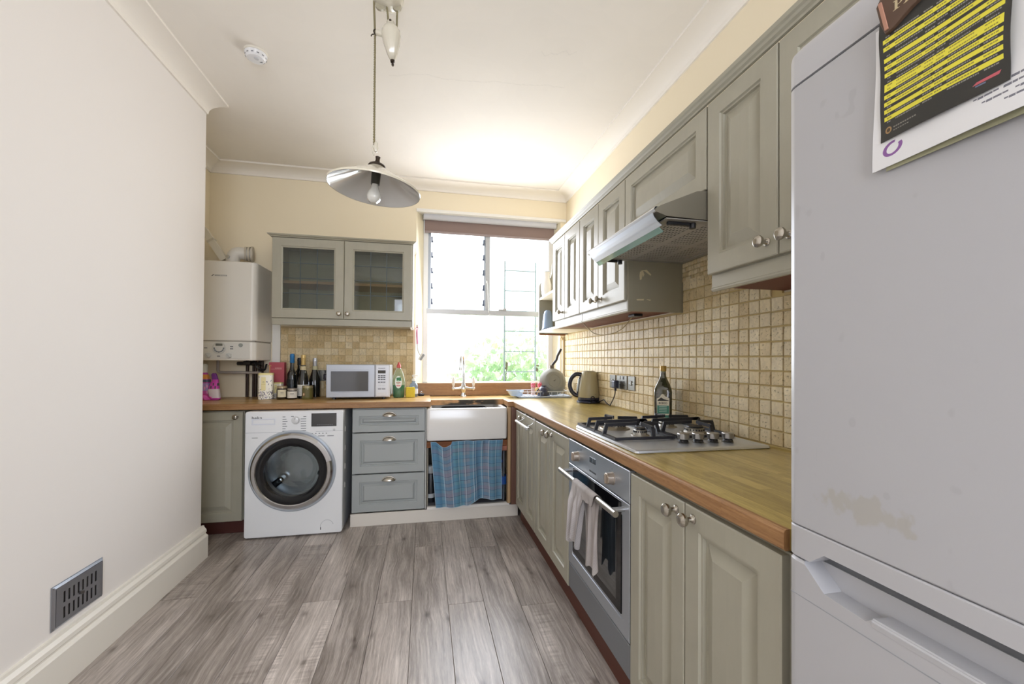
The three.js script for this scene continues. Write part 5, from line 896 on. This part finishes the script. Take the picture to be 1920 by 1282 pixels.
{ const t = thing('oil_bottle', 'tall square green olive oil bottle behind the hob', 'bottle', [1.186, RY, -1.935], -0.55);
  const sec = (s, r, y) => rrect(s, s, r, 5).map(([x, z]) => V(x, y, -z));
  const g = phys({ color: '#2d2f12', roughness: 0.08, clearcoat: 1, clearcoatRoughness: 0.05 });
  add('glass', loft([sec(0.078, 0.012, 0), sec(0.084, 0.012, 0.004), sec(0.084, 0.012, 0.155), sec(0.081, 0.015, 0.170), sec(0.066, 0.022, 0.194), sec(0.043, 0.018, 0.218), sec(0.031, 0.0145, 0.236), sec(0.0265, 0.013, 0.262)], { crease: 0.7 }), g, t);
  add('oil_glow', loft([sec(0.0285, 0.0138, 0.236), sec(0.0275, 0.0134, 0.262)], { crease: 0.7 }), phys({ color: '#6d6a18', roughness: 0.1, clearcoat: 1 }), t);
  add('cap', lathe([[0.0135, 0.260], [0.0158, 0.261], [0.0158, 0.284], [0.0148, 0.287], [0, 0.287]], 28), std('#a88638', 0.4, 0.3), t);
  const tx = canvasTex(256, 448, (c) => { c.fillStyle = '#e8e2cf'; c.beginPath(); c.moveTo(6, 90); c.lineTo(60, 70); c.lineTo(90, 20); c.lineTo(130, 8); c.lineTo(170, 50); c.lineTo(250, 80); c.lineTo(250, 440); c.lineTo(6, 440); c.fill(); c.fillStyle = '#3b3a34'; c.beginPath(); c.moveTo(20, 120); c.lineTo(90, 70); c.lineTo(140, 100); c.lineTo(236, 118); c.lineTo(236, 130); c.lineTo(20, 136); c.fill(); c.fillStyle = '#2c2a26'; c.font = 'bold 52px serif'; c.fillText('BERIO', 40, 188, 176); c.fillStyle = '#4f8f80'; c.fillRect(14, 210, 228, 140); c.fillRect(14, 376, 228, 44); c.fillStyle = '#b9d2c6'; for (let i = 0; i < 4; i++) c.fillRect(50, 226 + i * 28, 150, 12); });
  const lg = new THREE.PlaneGeometry(0.062, 0.128).translate(0, 0.086, 0.0426); add('label', lg, std('#ffffff', 0.55, 0, { map: tx, transparent: true }), t); }
// dish drainer with what stands in it
{ const t = thing('dish_drainer', 'clear and white dish drainer tray with a wire rim behind the kettle', 'dish rack', [0.985, RY, -3.475]);
  const pl = phys({ color: '#d6e0ea', roughness: 0.2, transmission: 0.45, thickness: 0 });
  const ring = (i, y) => rrect(0.46 - 2 * i, 0.26 - 2 * i, 0.03).map(([x, z]) => V(x, y, -z));
  add('tray', loft([ring(0.004, 0), ring(0, 0.002), ring(-0.006, 0.012), ring(-0.004, 0.013), ring(0.006, 0.004)], { crease: 0.5 }), pl, t);
  const rm = [...rrect(0.44, 0.24, 0.03).map(([x, z]) => V(x, 0.050, -z))];
  add('rim_wire', tube(rm, 0.0024, 90, 6, true), std('#dfe4ea', 0.3, 0.4), t);
  for (let i = 0; i < 9; i++) { const x = -0.20 + i * 0.05; add('wire', tube([V(x, 0.050, 0.12), V(x, 0.014, 0.112), V(x, 0.012, 0), V(x, 0.014, -0.112), V(x, 0.050, -0.12)], 0.0016, 24, 5), std('#dfe4ea', 0.3, 0.4), t); }
  const sc = add('cutlery_tray', loft([rrect(0.10, 0.09, 0.02).map(([x, z]) => V(-0.235 + x * 0.9, 0.014, 0.03 - z)), rrect(0.14, 0.12, 0.03).map(([x, z]) => V(-0.245 + x, 0.060, 0.03 - z)), rrect(0.134, 0.114, 0.028).map(([x, z]) => V(-0.245 + x, 0.060, 0.03 - z)), rrect(0.094, 0.084, 0.018).map(([x, z]) => V(-0.235 + x * 0.9, 0.018, 0.03 - z))], { crease: 0.5 }), pl, t); }
{ const t = thing('frying_pan', 'grey frying pan propped upright in the drainer with its underside showing', 'pan', [1.085, RY + 0.016, -3.455]);
  const inner = new THREE.Group(); inner.name = 'tilt'; const A = -0.24, M = new THREE.Matrix4().makeRotationX(A).premultiply(new THREE.Matrix4().makeTranslation(0, 0.120, 0.0));
  const g = (q) => q.applyMatrix4(M);
  add('pan', g(lathe([[0, 0.008], [0.052, 0.008], [0.054, 0.010], [0.056, 0.008], [0.078, 0.008], [0.082, 0.006], [0.100, -0.012], [0.116, -0.036], [0.119, -0.036], [0.102, -0.010], [0.084, 0.002], [0, 0.002]].reverse(), 56, 0.5).rotateX(Math.PI / 2)), std('#8b8b85', 0.45, 0.2), t);
  add('base_stamp', g(box(0.020, 0.007, 0.0012, 0, 0, 0, 0.0004).rotateZ(0.6).translate(0.004, 0.002, 0.0088)), std('#5f5d58', 0.5), t);
  const h = add('handle', g(tube([V(0.006, 0.145, -0.035), V(0.02, 0.165, -0.030), V(0.040, 0.188, -0.02), V(0.052, 0.225, -0.01), V(0.078, 0.272, 0.0), V(0.084, 0.282, 0.0)], 0.0108, 40, 12)), std('#2f2a30', 0.45), t);
  add('handle_bracket', g(box(0.036, 0.032, 0.014, 0.000, 0.128, -0.036, 0.004)), std('#69625b', 0.4, 0.4), t); }
{ const shaker = (label, x, z) => { const t = thing('spice_shaker', label, 'jar', [x, RY + 0.0155, z]);
    add('jar', lathe([[0, 0], [0.017, 0.001], [0.018, 0.005], [0.018, 0.062], [0.016, 0.068], [0, 0.069]], 24), phys({ color: '#f0d9d2', roughness: 0.15, transmission: 0.3, thickness: 0 }), t);
    add('lid', lathe([[0.0175, 0.066], [0.019, 0.068], [0.019, 0.100], [0.017, 0.103], [0, 0.103]], 24), std('#e2446a', 0.4), t);
    add('lid_check', [0, 1, 2].flatMap((r) => [...Array(8)].map((_, i) => box(0.006, 0.006, 0.001, 0, 0.074 + r * 0.011, 0.0192).rotateY(i * 0.785 + r * 0.39))), std('#f5e6e6', 0.4), t); };
  shaker('small jar with a red checked lid, left one of the pair in the drainer', 0.905, -3.470);
  shaker('small jar with a red checked lid, right one of the pair, behind the dark bowl', 0.966, -3.480); }
{ const t = thing('beaker', 'orange and yellow beaker in the drainer beside the dark bowl', 'cup', [0.940, RY + 0.0155, -3.440]);
  add('cup', lathe([[0, 0.002], [0.020, 0.002], [0.024, 0.060], [0.026, 0.062], [0.022, 0.060], [0.018, 0.008], [0, 0.008]].map(([r, y]) => [r, y]), 26), phys({ color: '#efb25e', roughness: 0.2, clearcoat: 0.6 }), t);
  add('band', cyl(0.0228, 0.0242, 0.02, 0, 0.046, 0, 26), std('#f2d879', 0.35), t); }
{ const t = thing('bowl', 'dark blue-black bowl lying upside down in the drainer', 'bowl', [0.975, RY + 0.0155, -3.395]);
  add('bowl', lathe([[0.052, 0], [0.054, 0.003], [0.050, 0.030], [0.040, 0.058], [0.026, 0.074], [0.020, 0.076], [0.019, 0.080], [0.015, 0.080], [0.014, 0.076], [0, 0.075]], 40, 0.8), phys({ color: '#2b3046', roughness: 0.3, clearcoat: 0.5 }), t);
  add('foot', lathe([[0.014, 0.077], [0.0205, 0.077], [0.020, 0.083], [0.015, 0.083]], 30), std('#343a50', 0.4), t); }
{ const t = thing('wooden_spatula', 'dark handled wooden utensil leaning against the upside-down bowl', 'utensil', [0.925, RY + 0.016, -3.385]);
  add('blade', tube([V(0.004, 0.022, 0.006), V(0.008, 0.034, 0.004), V(0.014, 0.044, 0)], 0.010, 12, 10), std('#b98d5f', 0.6), t); add('handle', tube([V(-0.022, 0.012, 0.014), V(-0.018, 0.03, 0.012), V(-0.004, 0.048, 0.004), V(0.006, 0.054, 0)], 0.005, 16, 8), blackPlastic, t); }

// ---------------------------------------------------------------- refrigerator
const FR = 0.645;                                                           // plane of its doors
{ const t = thing('fridge_freezer', 'tall white fridge-freezer filling the right foreground', 'refrigerator', [FR, 0, -0.353], QT);
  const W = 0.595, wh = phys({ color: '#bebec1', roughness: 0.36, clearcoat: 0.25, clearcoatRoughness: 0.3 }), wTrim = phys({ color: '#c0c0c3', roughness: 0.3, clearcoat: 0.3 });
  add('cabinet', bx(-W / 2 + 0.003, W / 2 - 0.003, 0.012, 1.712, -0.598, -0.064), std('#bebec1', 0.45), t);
  for (const x of [-0.24, 0.24]) add('foot', cyl(0.02, 0.02, 0.012, x, 0.006, -0.12, 14), blackPlastic, t);
  // marks on the upper door: old tape residue, specks and a scratch
  const dm = dataTex(1024, 1024, (u, v) => {
    const x = u, y = v; let k = 0, q = 0;
    const sx = (x - 0.235) / 0.13, sy = (y - 0.098 - (0.5 - x) * -0.05) / 0.030;
    const blob = smooth(0.46, 0.66, fbm(x * 30, y * 30, 4, 4) + 0.42 * (1 - Math.hypot(sx, sy * 1.0)) - 0.05);
    k = blob * 0.5; if (Math.hypot(sx, sy) > 1.25) k = 0;
    const sp = smooth(0.80, 0.86, fbm(x * 24, y * 24, 55, 2)) * 0.03;
    if (Math.abs(x - 0.105) < 0.0012 && y > 0.155 && y < 0.185) q = 0.5;
    const a = [250, 250, 250], b = [232, 226, 206];
    return a.map((c, i) => (c + (b[i] - c) * clamp(k)) * (1 - sp) + q * (-6));
  });
  const prism = (y0, y1, e = 0.003) => { const R = (i) => rrect(W - 2 * i, 0.060 - 2 * i, 0.022 - i, 7), g = loft([[y0, e], [y0 + e, 0], [y1 - e, 0], [y1, e]].map(([y, i]) => R(i).map(([x, z]) => V(x, y, -0.030 - z))), { crease: 0.6 }), p = g.attributes.position, uv = g.attributes.uv; for (let i = 0; i < p.count; i++) uv.setXY(i, p.getX(i) / W + 0.5, (p.getY(i) - y0) / (y1 - y0)); return g; };
  const marked = wh.clone(); marked.map = dm;
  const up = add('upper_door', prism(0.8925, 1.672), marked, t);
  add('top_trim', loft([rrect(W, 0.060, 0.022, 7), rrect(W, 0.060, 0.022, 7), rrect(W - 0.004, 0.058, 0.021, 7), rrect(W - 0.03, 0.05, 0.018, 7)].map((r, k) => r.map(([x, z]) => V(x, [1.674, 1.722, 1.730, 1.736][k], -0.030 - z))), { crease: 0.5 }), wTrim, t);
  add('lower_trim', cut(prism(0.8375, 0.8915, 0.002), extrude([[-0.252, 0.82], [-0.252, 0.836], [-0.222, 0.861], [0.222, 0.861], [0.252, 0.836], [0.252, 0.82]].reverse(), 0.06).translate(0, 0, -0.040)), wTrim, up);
  // freezer door with a scooped grip along its top
  const scoop = extrude([[-0.264, 0.86], [-0.264, 0.836], [-0.222, 0.799], [-0.155, 0.795], [-0.146, 0.803], [0.222, 0.803], [0.264, 0.838], [0.264, 0.86]], 0.06).translate(0, 0, -0.036);
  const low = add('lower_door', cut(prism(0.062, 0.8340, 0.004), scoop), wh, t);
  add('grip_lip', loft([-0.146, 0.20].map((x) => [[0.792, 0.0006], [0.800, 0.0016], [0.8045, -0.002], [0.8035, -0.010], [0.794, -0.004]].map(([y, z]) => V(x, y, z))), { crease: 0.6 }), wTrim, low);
  add('seam', bx(-W / 2 + 0.012, W / 2 - 0.012, 0.771, 0.7726, 0.0, 0.0005), std('#9fa2a8', 0.4), low);
  add('gasket', bx(-W / 2 + 0.015, W / 2 - 0.015, 0.824, 0.846, -0.06, -0.038), std('#6a6c70', 0.7), t);
}
// papers on its door (the door looks to -x)
{ const t = thing('paper_sheaf', 'white printed sheets hanging on the refrigerator under the yellow and black poster', 'paper', [FR - 0.001, 1.66, -0.33], QT);
  const tx = canvasTex(1024, 1024, (g, w, h) => { g.fillStyle = '#e9e9ea'; g.fillRect(0, 0, w, h); g.strokeStyle = '#8d5f9f'; g.lineWidth = 17; g.beginPath(); g.ellipse(92, 905, 34, 44, 0.3, -0.9, 4.6); g.stroke(); g.fillStyle = '#7a7a84'; for (const [x, y, l] of [[420, 812, 190], [400, 850, 210], [430, 888, 80], [530, 888, 90], [500, 926, 120]]) for (let i = 0, q = x; q < x + l; i++) { const ww = 12 + (i * 7) % 16; g.fillRect(q, y, ww, 9 + (i * 5) % 7); q += ww + 2 + (i % 4 === 3 ? 12 : 0); } });
  add('sheet', sheet((u, v) => { const yy = -0.205 * v, curl = 0.018 * Math.pow(v, 3) * (0.08 + 0.92 * u); return V(-0.158 + 0.30 * u + 0.002 * Math.sin(v * 5), yy, 0.004 + 0.004 * v + curl + 0.0015 * Math.sin(u * 8 + v * 4)); }, 30, 30, 0.0008), std('#ffffff', 0.6, 0, { map: tx, side: THREE.DoubleSide }), t);
  t.children[0].geometry.attributes.uv.array.forEach((_, i, a) => { if (i % 2) a[i] = 1 - a[i]; });
  add('under_sheet', sheet((u, v) => { const curl = 0.012 * Math.pow(v, 3) * (0.06 + 0.94 * u); return V(-0.145 + 0.29 * u, -0.2085 * v, 0.0022 + curl); }, 20, 20, 0.0008), std('#b9b795', 0.6), t); }
{ const t = thing('poster', 'black printed timetable poster with yellow rows fixed to the refrigerator door', 'poster', [FR - 0.001, 1.66, -0.33], QT);
  const tx = canvasTex(1024, 1200, (g, w, h) => {
    g.fillStyle = '#33322f'; g.fillRect(0, 0, w, h);
    g.fillStyle = '#e6d94a'; g.font = 'bold 74px sans-serif'; g.fillText('BR', 60, 150);
    const bar = (y, hh, on) => { if (on) { g.fillStyle = '#e8de46'; g.fillRect(40, y - 2, w - 80, hh + 4); } g.fillStyle = on ? '#9c9234' : '#8f8e88'; let s = Math.floor(y * 7.13) % 97 + 3; const r = () => { s = (s * 16807 + 11) % 65537; return s / 65537; };
      for (const [x, l] of [[66, 30], [150, 170 + r() * 80], [400, 70], [500, 60], [600, 150 + r() * 90], [860, 90]]) { if (r() < 0.12) continue; for (let q = x; q < x + l;) { const ww = 8 + r() * 14; g.fillRect(q, y + hh * 0.3, ww, hh * 0.34); q += ww + 4; } } };
    let y = 210; const pat = [0, 1, 0, 1, 0, 0, 1, 0, 1, 0, 1, 0, 0, 1, 1, 0, 1, 0, 1, 0, 1, 0, 1, 0];
    for (const p of pat) { bar(y, 35, p); y += 35; }
    g.fillStyle = '#8d8a80'; g.font = '26px sans-serif'; for (let i = 0; i < 10; i++) g.fillRect(130 + i * 22, 1098, 16, 12); for (let i = 0; i < 7; i++) g.fillRect(130 + i * 22, 1130, 15, 9);
    g.fillStyle = '#a58458'; g.beginPath(); g.arc(80, 1110, 32, 0, 7); g.fill(); g.fillStyle = '#4b3c28'; g.beginPath(); g.arc(80, 1110, 18, 0, 7); g.fill();
    g.fillStyle = '#c9606a'; g.save(); g.translate(780, 1090); g.beginPath(); g.moveTo(0, 26); g.lineTo(30, 6); g.lineTo(190, 0); g.lineTo(176, 26); g.fill(); g.restore(); g.fillStyle = '#6a7590'; g.fillRect(800, 1122, 70, 12);
  });
  const P = sheet((u, v) => V(-0.1475 + 0.139 * u, 0.010 - 0.178 * v, 0.0100 + 0.009 * v * v * (0.1 + 0.9 * u) + 0.0015 * Math.sin(u * 5 + v * 6) + 0.0012 * Math.sin(v * 11)), 26, 26, 0.0008);
  for (let i = 0; i < P.attributes.uv.count; i++) P.attributes.uv.setY(i, 1 - P.attributes.uv.getY(i));
  add('print', P, std('#ffffff', 0.4, 0, { map: tx }), t); }
{ const t = thing('fridge_magnet', 'brown souvenir magnet with a red and cream inscription holding the poster at the top', 'magnet', [FR - 0.0135, 1.654, -0.425], QT);
  const rel = std('#5c4638', 0.5), pk = std('#b98a74', 0.5);
  add('plaque', extrude([[-0.052, 0.030], [-0.046, 0.0], [-0.040, -0.016], [-0.030, -0.014], [-0.010, -0.004], [0.014, 0.004], [0.03, 0.012], [0.05, 0.022], [0.05, 0.05], [-0.04, 0.05]], 0.005, 0.001), rel, t);
  add('frame_bar', flatBar(V(-0.046, 0.032, 0.006), V(-0.037, -0.012, 0.006), 0.004, 0.004), pk, t);
  decal('inscription', 0.070, 0.022, canvasTex(256, 100, (g) => { g.font = 'bold 84px serif'; const c = ['#c9b894', '#c9b894', '#c9b894', '#c4474a', '#c9b894']; [...'PARIS'].forEach((ch, i) => { g.fillStyle = c[i]; g.fillText(ch, 4 + i * 50, 82); }); }), [0.004, 0.014, 0.0066], 0, t); }
// ---------------------------------------------------------------- lamp, alarm, vent
{ const t = thing('pendant_lamp', 'rise-and-fall pendant lamp with a cream enamel shade and an acorn counterweight', 'lamp', [-0.208, 0, -1.80]);
  const china = phys({ color: '#d9d3c2', roughness: 0.2, clearcoat: 0.7 }), cordM = std('#8a8163', 0.9), bronze = std('#3d3229', 0.45, 0.6);
  const M = new THREE.Matrix4().makeRotationZ(-0.088).premultiply(new THREE.Matrix4().makeTranslation(0, 1.880, 0)), g = (q) => q.applyMatrix4(M);
  add('shade', g(lathe([[0.183, -0.006], [0.185, 0.0], [0.180, 0.004], [0.090, 0.054], [0.046, 0.080], [0.032, 0.090], [0.030, 0.096], [0, 0.096]], 64, 0.5)), phys({ color: '#e4ddc8', roughness: 0.22, clearcoat: 0.6 }), t);
  add('shade_lining', g(lathe([[0, 0.088], [0.030, 0.087], [0.044, 0.076], [0.088, 0.050], [0.178, 0.001], [0.182, -0.005]], 64, 0.5)), phys({ color: '#cfcdc8', roughness: 0.2, clearcoat: 0.8 }), t);
  add('gallery', g(lathe([[0.033, 0.089], [0.036, 0.092], [0.032, 0.099], [0.02, 0.106], [0.010, 0.110], [0.008, 0.122], [0.010, 0.133], [0, 0.138]], 32)), bronze, t);
  add('lamp_holder', g(cyl(0.017, 0.019, 0.055, 0, 0.045, 0, 24)), std('#3a3a34', 0.5), t);
  add('bulb', g(lathe([[0.013, 0.020], [0.0145, 0.012], [0.018, -0.002], [0.0265, -0.020], [0.0285, -0.034], [0.0255, -0.047], [0.016, -0.0575], [0.006, -0.0605], [0, -0.061]], 32, 1.2)), phys({ color: '#d8d6cd', roughness: 0.16, clearcoat: 0.9 }), t);
  add('cord_grip', [tube([V(-0.004, 2.018, 0), V(-0.008, 2.03, 0), V(-0.008, 2.052, 0), V(-0.002, 2.062, 0), V(0.004, 2.055, 0)], 0.0028, 20, 8), lathe([[0, 0], [0.006, 0.004], [0.010, 0.02], [0.008, 0.038], [0.003, 0.046], [0, 0.047]], 18).translate(0.0035, 2.030, 0)], china, t);
  const twist = (pts, r, turns, ph) => { const c = new THREE.CatmullRomCurve3(pts), o = []; for (let i = 0; i <= turns * 8; i++) { const s = i / (turns * 8), p = c.getPoint(s), a = s * turns * 6.283 + ph; o.push(V(p.x + r * Math.cos(a), p.y, p.z + r * Math.sin(a))); } return new THREE.TubeGeometry(new THREE.CatmullRomCurve3(o), turns * 10, 0.0026, 6); };
  const main = [V(-0.004, 2.062, 0), V(-0.0045, 2.30, 0), V(-0.005, 2.52, 0), V(-0.010, 2.655, 0)];
  add('cord', [twist(main, 0.0022, 34, 0), twist(main, 0.0022, 34, Math.PI)], cordM, t);
  for (const [x0, x1] of [[0.046, 0.040], [0.082, 0.084]]) { const c = [V(x0, 2.552, 0), V(x0, 2.60, 0), V(x1, 2.650, 0)]; add('cord', [twist(c, 0.002, 7, 0), twist(c, 0.002, 7, Math.PI)], cordM, t); }
  const cwp = new THREE.Matrix4().makeRotationZ(0.06).premultiply(new THREE.Matrix4().makeTranslation(0.066, 2.420, 0));
  const cw = add('counterweight', [lathe([[0, 0.0], [0.010, 0.002], [0.022, 0.030], [0.034, 0.072], [0.0395, 0.104], [0.038, 0.120], [0.028, 0.138], [0.018, 0.150], [0.016, 0.160], [0.011, 0.166], [0, 0.168]], 40, 1.0), bar(V(-0.034, 0.108, 0), V(-0.060, 0.112, 0), 0.012, 16, 0.011)].map((q) => q.applyMatrix4(cwp)), china, t);
  add('finial', lathe([[0, -0.022], [0.004, -0.021], [0.0055, -0.016], [0.0035, -0.011], [0.0035, -0.008], [0.0085, -0.006], [0.009, 0.002], [0, 0.006]], 20).applyMatrix4(cwp), bronze, cw);
  add('pulley_pin', cyl(0.005, 0.005, 0.004, 0, 0, 0, 14).rotateX(Math.PI / 2).translate(0.0, 0.156, 0.0155).applyMatrix4(cwp), bronze, cw);
  add('cord_clamp', [tube([V(-0.062, 0.125, 0), V(-0.068, 0.112, 0.006), V(-0.062, 0.096, 0)], 0.003, 16, 8).applyMatrix4(cwp), tube([V(-0.066, 0.104, 0), V(-0.076, 0.100, 0.002), V(-0.080, 0.094, 0)], 0.0022, 12, 6).applyMatrix4(cwp)], bronze, cw);
  const rose = add('ceiling_rose', [lathe([[0, 2.640], [0.024, 2.642], [0.046, 2.650], [0.060, 2.664], [0.066, 2.684], [0.067, 2.699], [0, 2.699]], 44).scale(1.0, 1, 1).translate(0.045, 0, 0)], china, t);
  for (const [x, y, r] of [[0.016, 2.642, 0.020], [0.082, 2.648, 0.018]]) add('pulley', cyl(r, r, 0.010, 0, 0, 0, 24).rotateX(Math.PI / 2).translate(x, y, 0.0), std('#a8a18c', 0.4), rose);
}
{ const t = thing('smoke_alarm', 'round white smoke alarm on the ceiling left of the lamp', 'smoke alarm', [-0.835, H, -2.290]);
  add('base', lathe([[0, -0.010], [0.052, -0.010], [0.053, 0], [0, 0]], 40), std('#e2ddd0', 0.5), t);
  add('cover', lathe([[0, -0.038], [0.020, -0.038], [0.038, -0.034], [0.045, -0.026], [0.049, -0.014], [0.050, -0.010], [0, -0.010]], 40, 0.5), std('#e9e9ea', 0.35), t);
  for (let i = 0; i < 12; i++) { const a = i / 12 * 6.283; add('vent_slot', box(0.010, 0.004, 0.002, 0, -0.024, 0.0465).rotateY(a), std('#8f8f92', 0.6), t); }
  add('test_button', lathe([[0, -0.041], [0.009, -0.041], [0.011, -0.038], [0, -0.038]], 24).translate(0.008, 0, 0.012), std('#d2d3d4', 0.4), t);
  add('indicator', box(0.012, 0.003, 0.004, 0.02, -0.0375, -0.012, 0.001), std('#55585c', 0.5), t); }
{ const t = thing('air_vent', 'chrome ventilation grille with two rows of slots low on the left wall', 'vent', [XL, 0.285, -1.910], Math.PI / 2);
  const holes = []; for (let r = 0; r < 2; r++) for (let c = 0; c < 8; c++) { const x = -0.074 + c * 0.0212, y = r ? 0.024 : -0.032; holes.push([[x - 0.004, y - 0.020], [x - 0.004, y + 0.020], [x + 0.004, y + 0.020], [x + 0.004, y - 0.020]]); }
  add('grille', extrude(rrect(0.222, 0.140, 0.006), 0.0022, 0, holes).translate(0, 0, 0.0075), std('#b4bac4', 0.27, 1), t);
  add('rim', rectLoft(0.240, 0.158, [[0, 0.0005], [0, 0.003], [0.002, 0.0035], [0.009, 0.0097], [0.011, 0.0097], [0.012, 0.004]], true), std('#b4bac4', 0.27, 1), t);
  add('shade_backing', bx(-0.108, 0.108, -0.066, 0.066, 0.0008, 0.0028), std('#5d5750', 0.7), t);  // dark sheet standing for the shade in the recess behind the slots
  add('slide_knob', box(0.010, 0.012, 0.012, 0.004, -0.002, 0.012, 0.003), std('#4a443e', 0.5), t);
  for (const [x, y] of [[-0.112, 0.071], [0.112, 0.071], [-0.112, -0.071], [0.112, -0.071]]) add('screw', cyl(0.0042, 0.0042, 0.002, 0, 0, 0, 12).rotateX(Math.PI / 2).translate(x, y, 0.0052), std('#55514c', 0.5, 0.5), t); }
const groups = { wine_bottle: 'bottles standing on the left worktop', preserve_jar: 'jars in front of the bottles', spice_shaker: 'red-lidded jars in the drainer', power_socket: 'double power sockets', switch_plate: 'switch plates on the right wall', wall_unit: 'green wall units on the right', base_unit: 'green base units', biscuit_tin: 'flowered tins', worktop: 'wooden worktops' };
for (const o of scene.children) { const g = groups[o.name.replace(/_\d{3}$/, '')]; if (g && o.userData.category) o.userData.group = g; }
scene.traverse((o) => { if (o.isMesh) { o.castShadow = true; o.receiveShadow = true; } });
renderer.render(scene, camera);
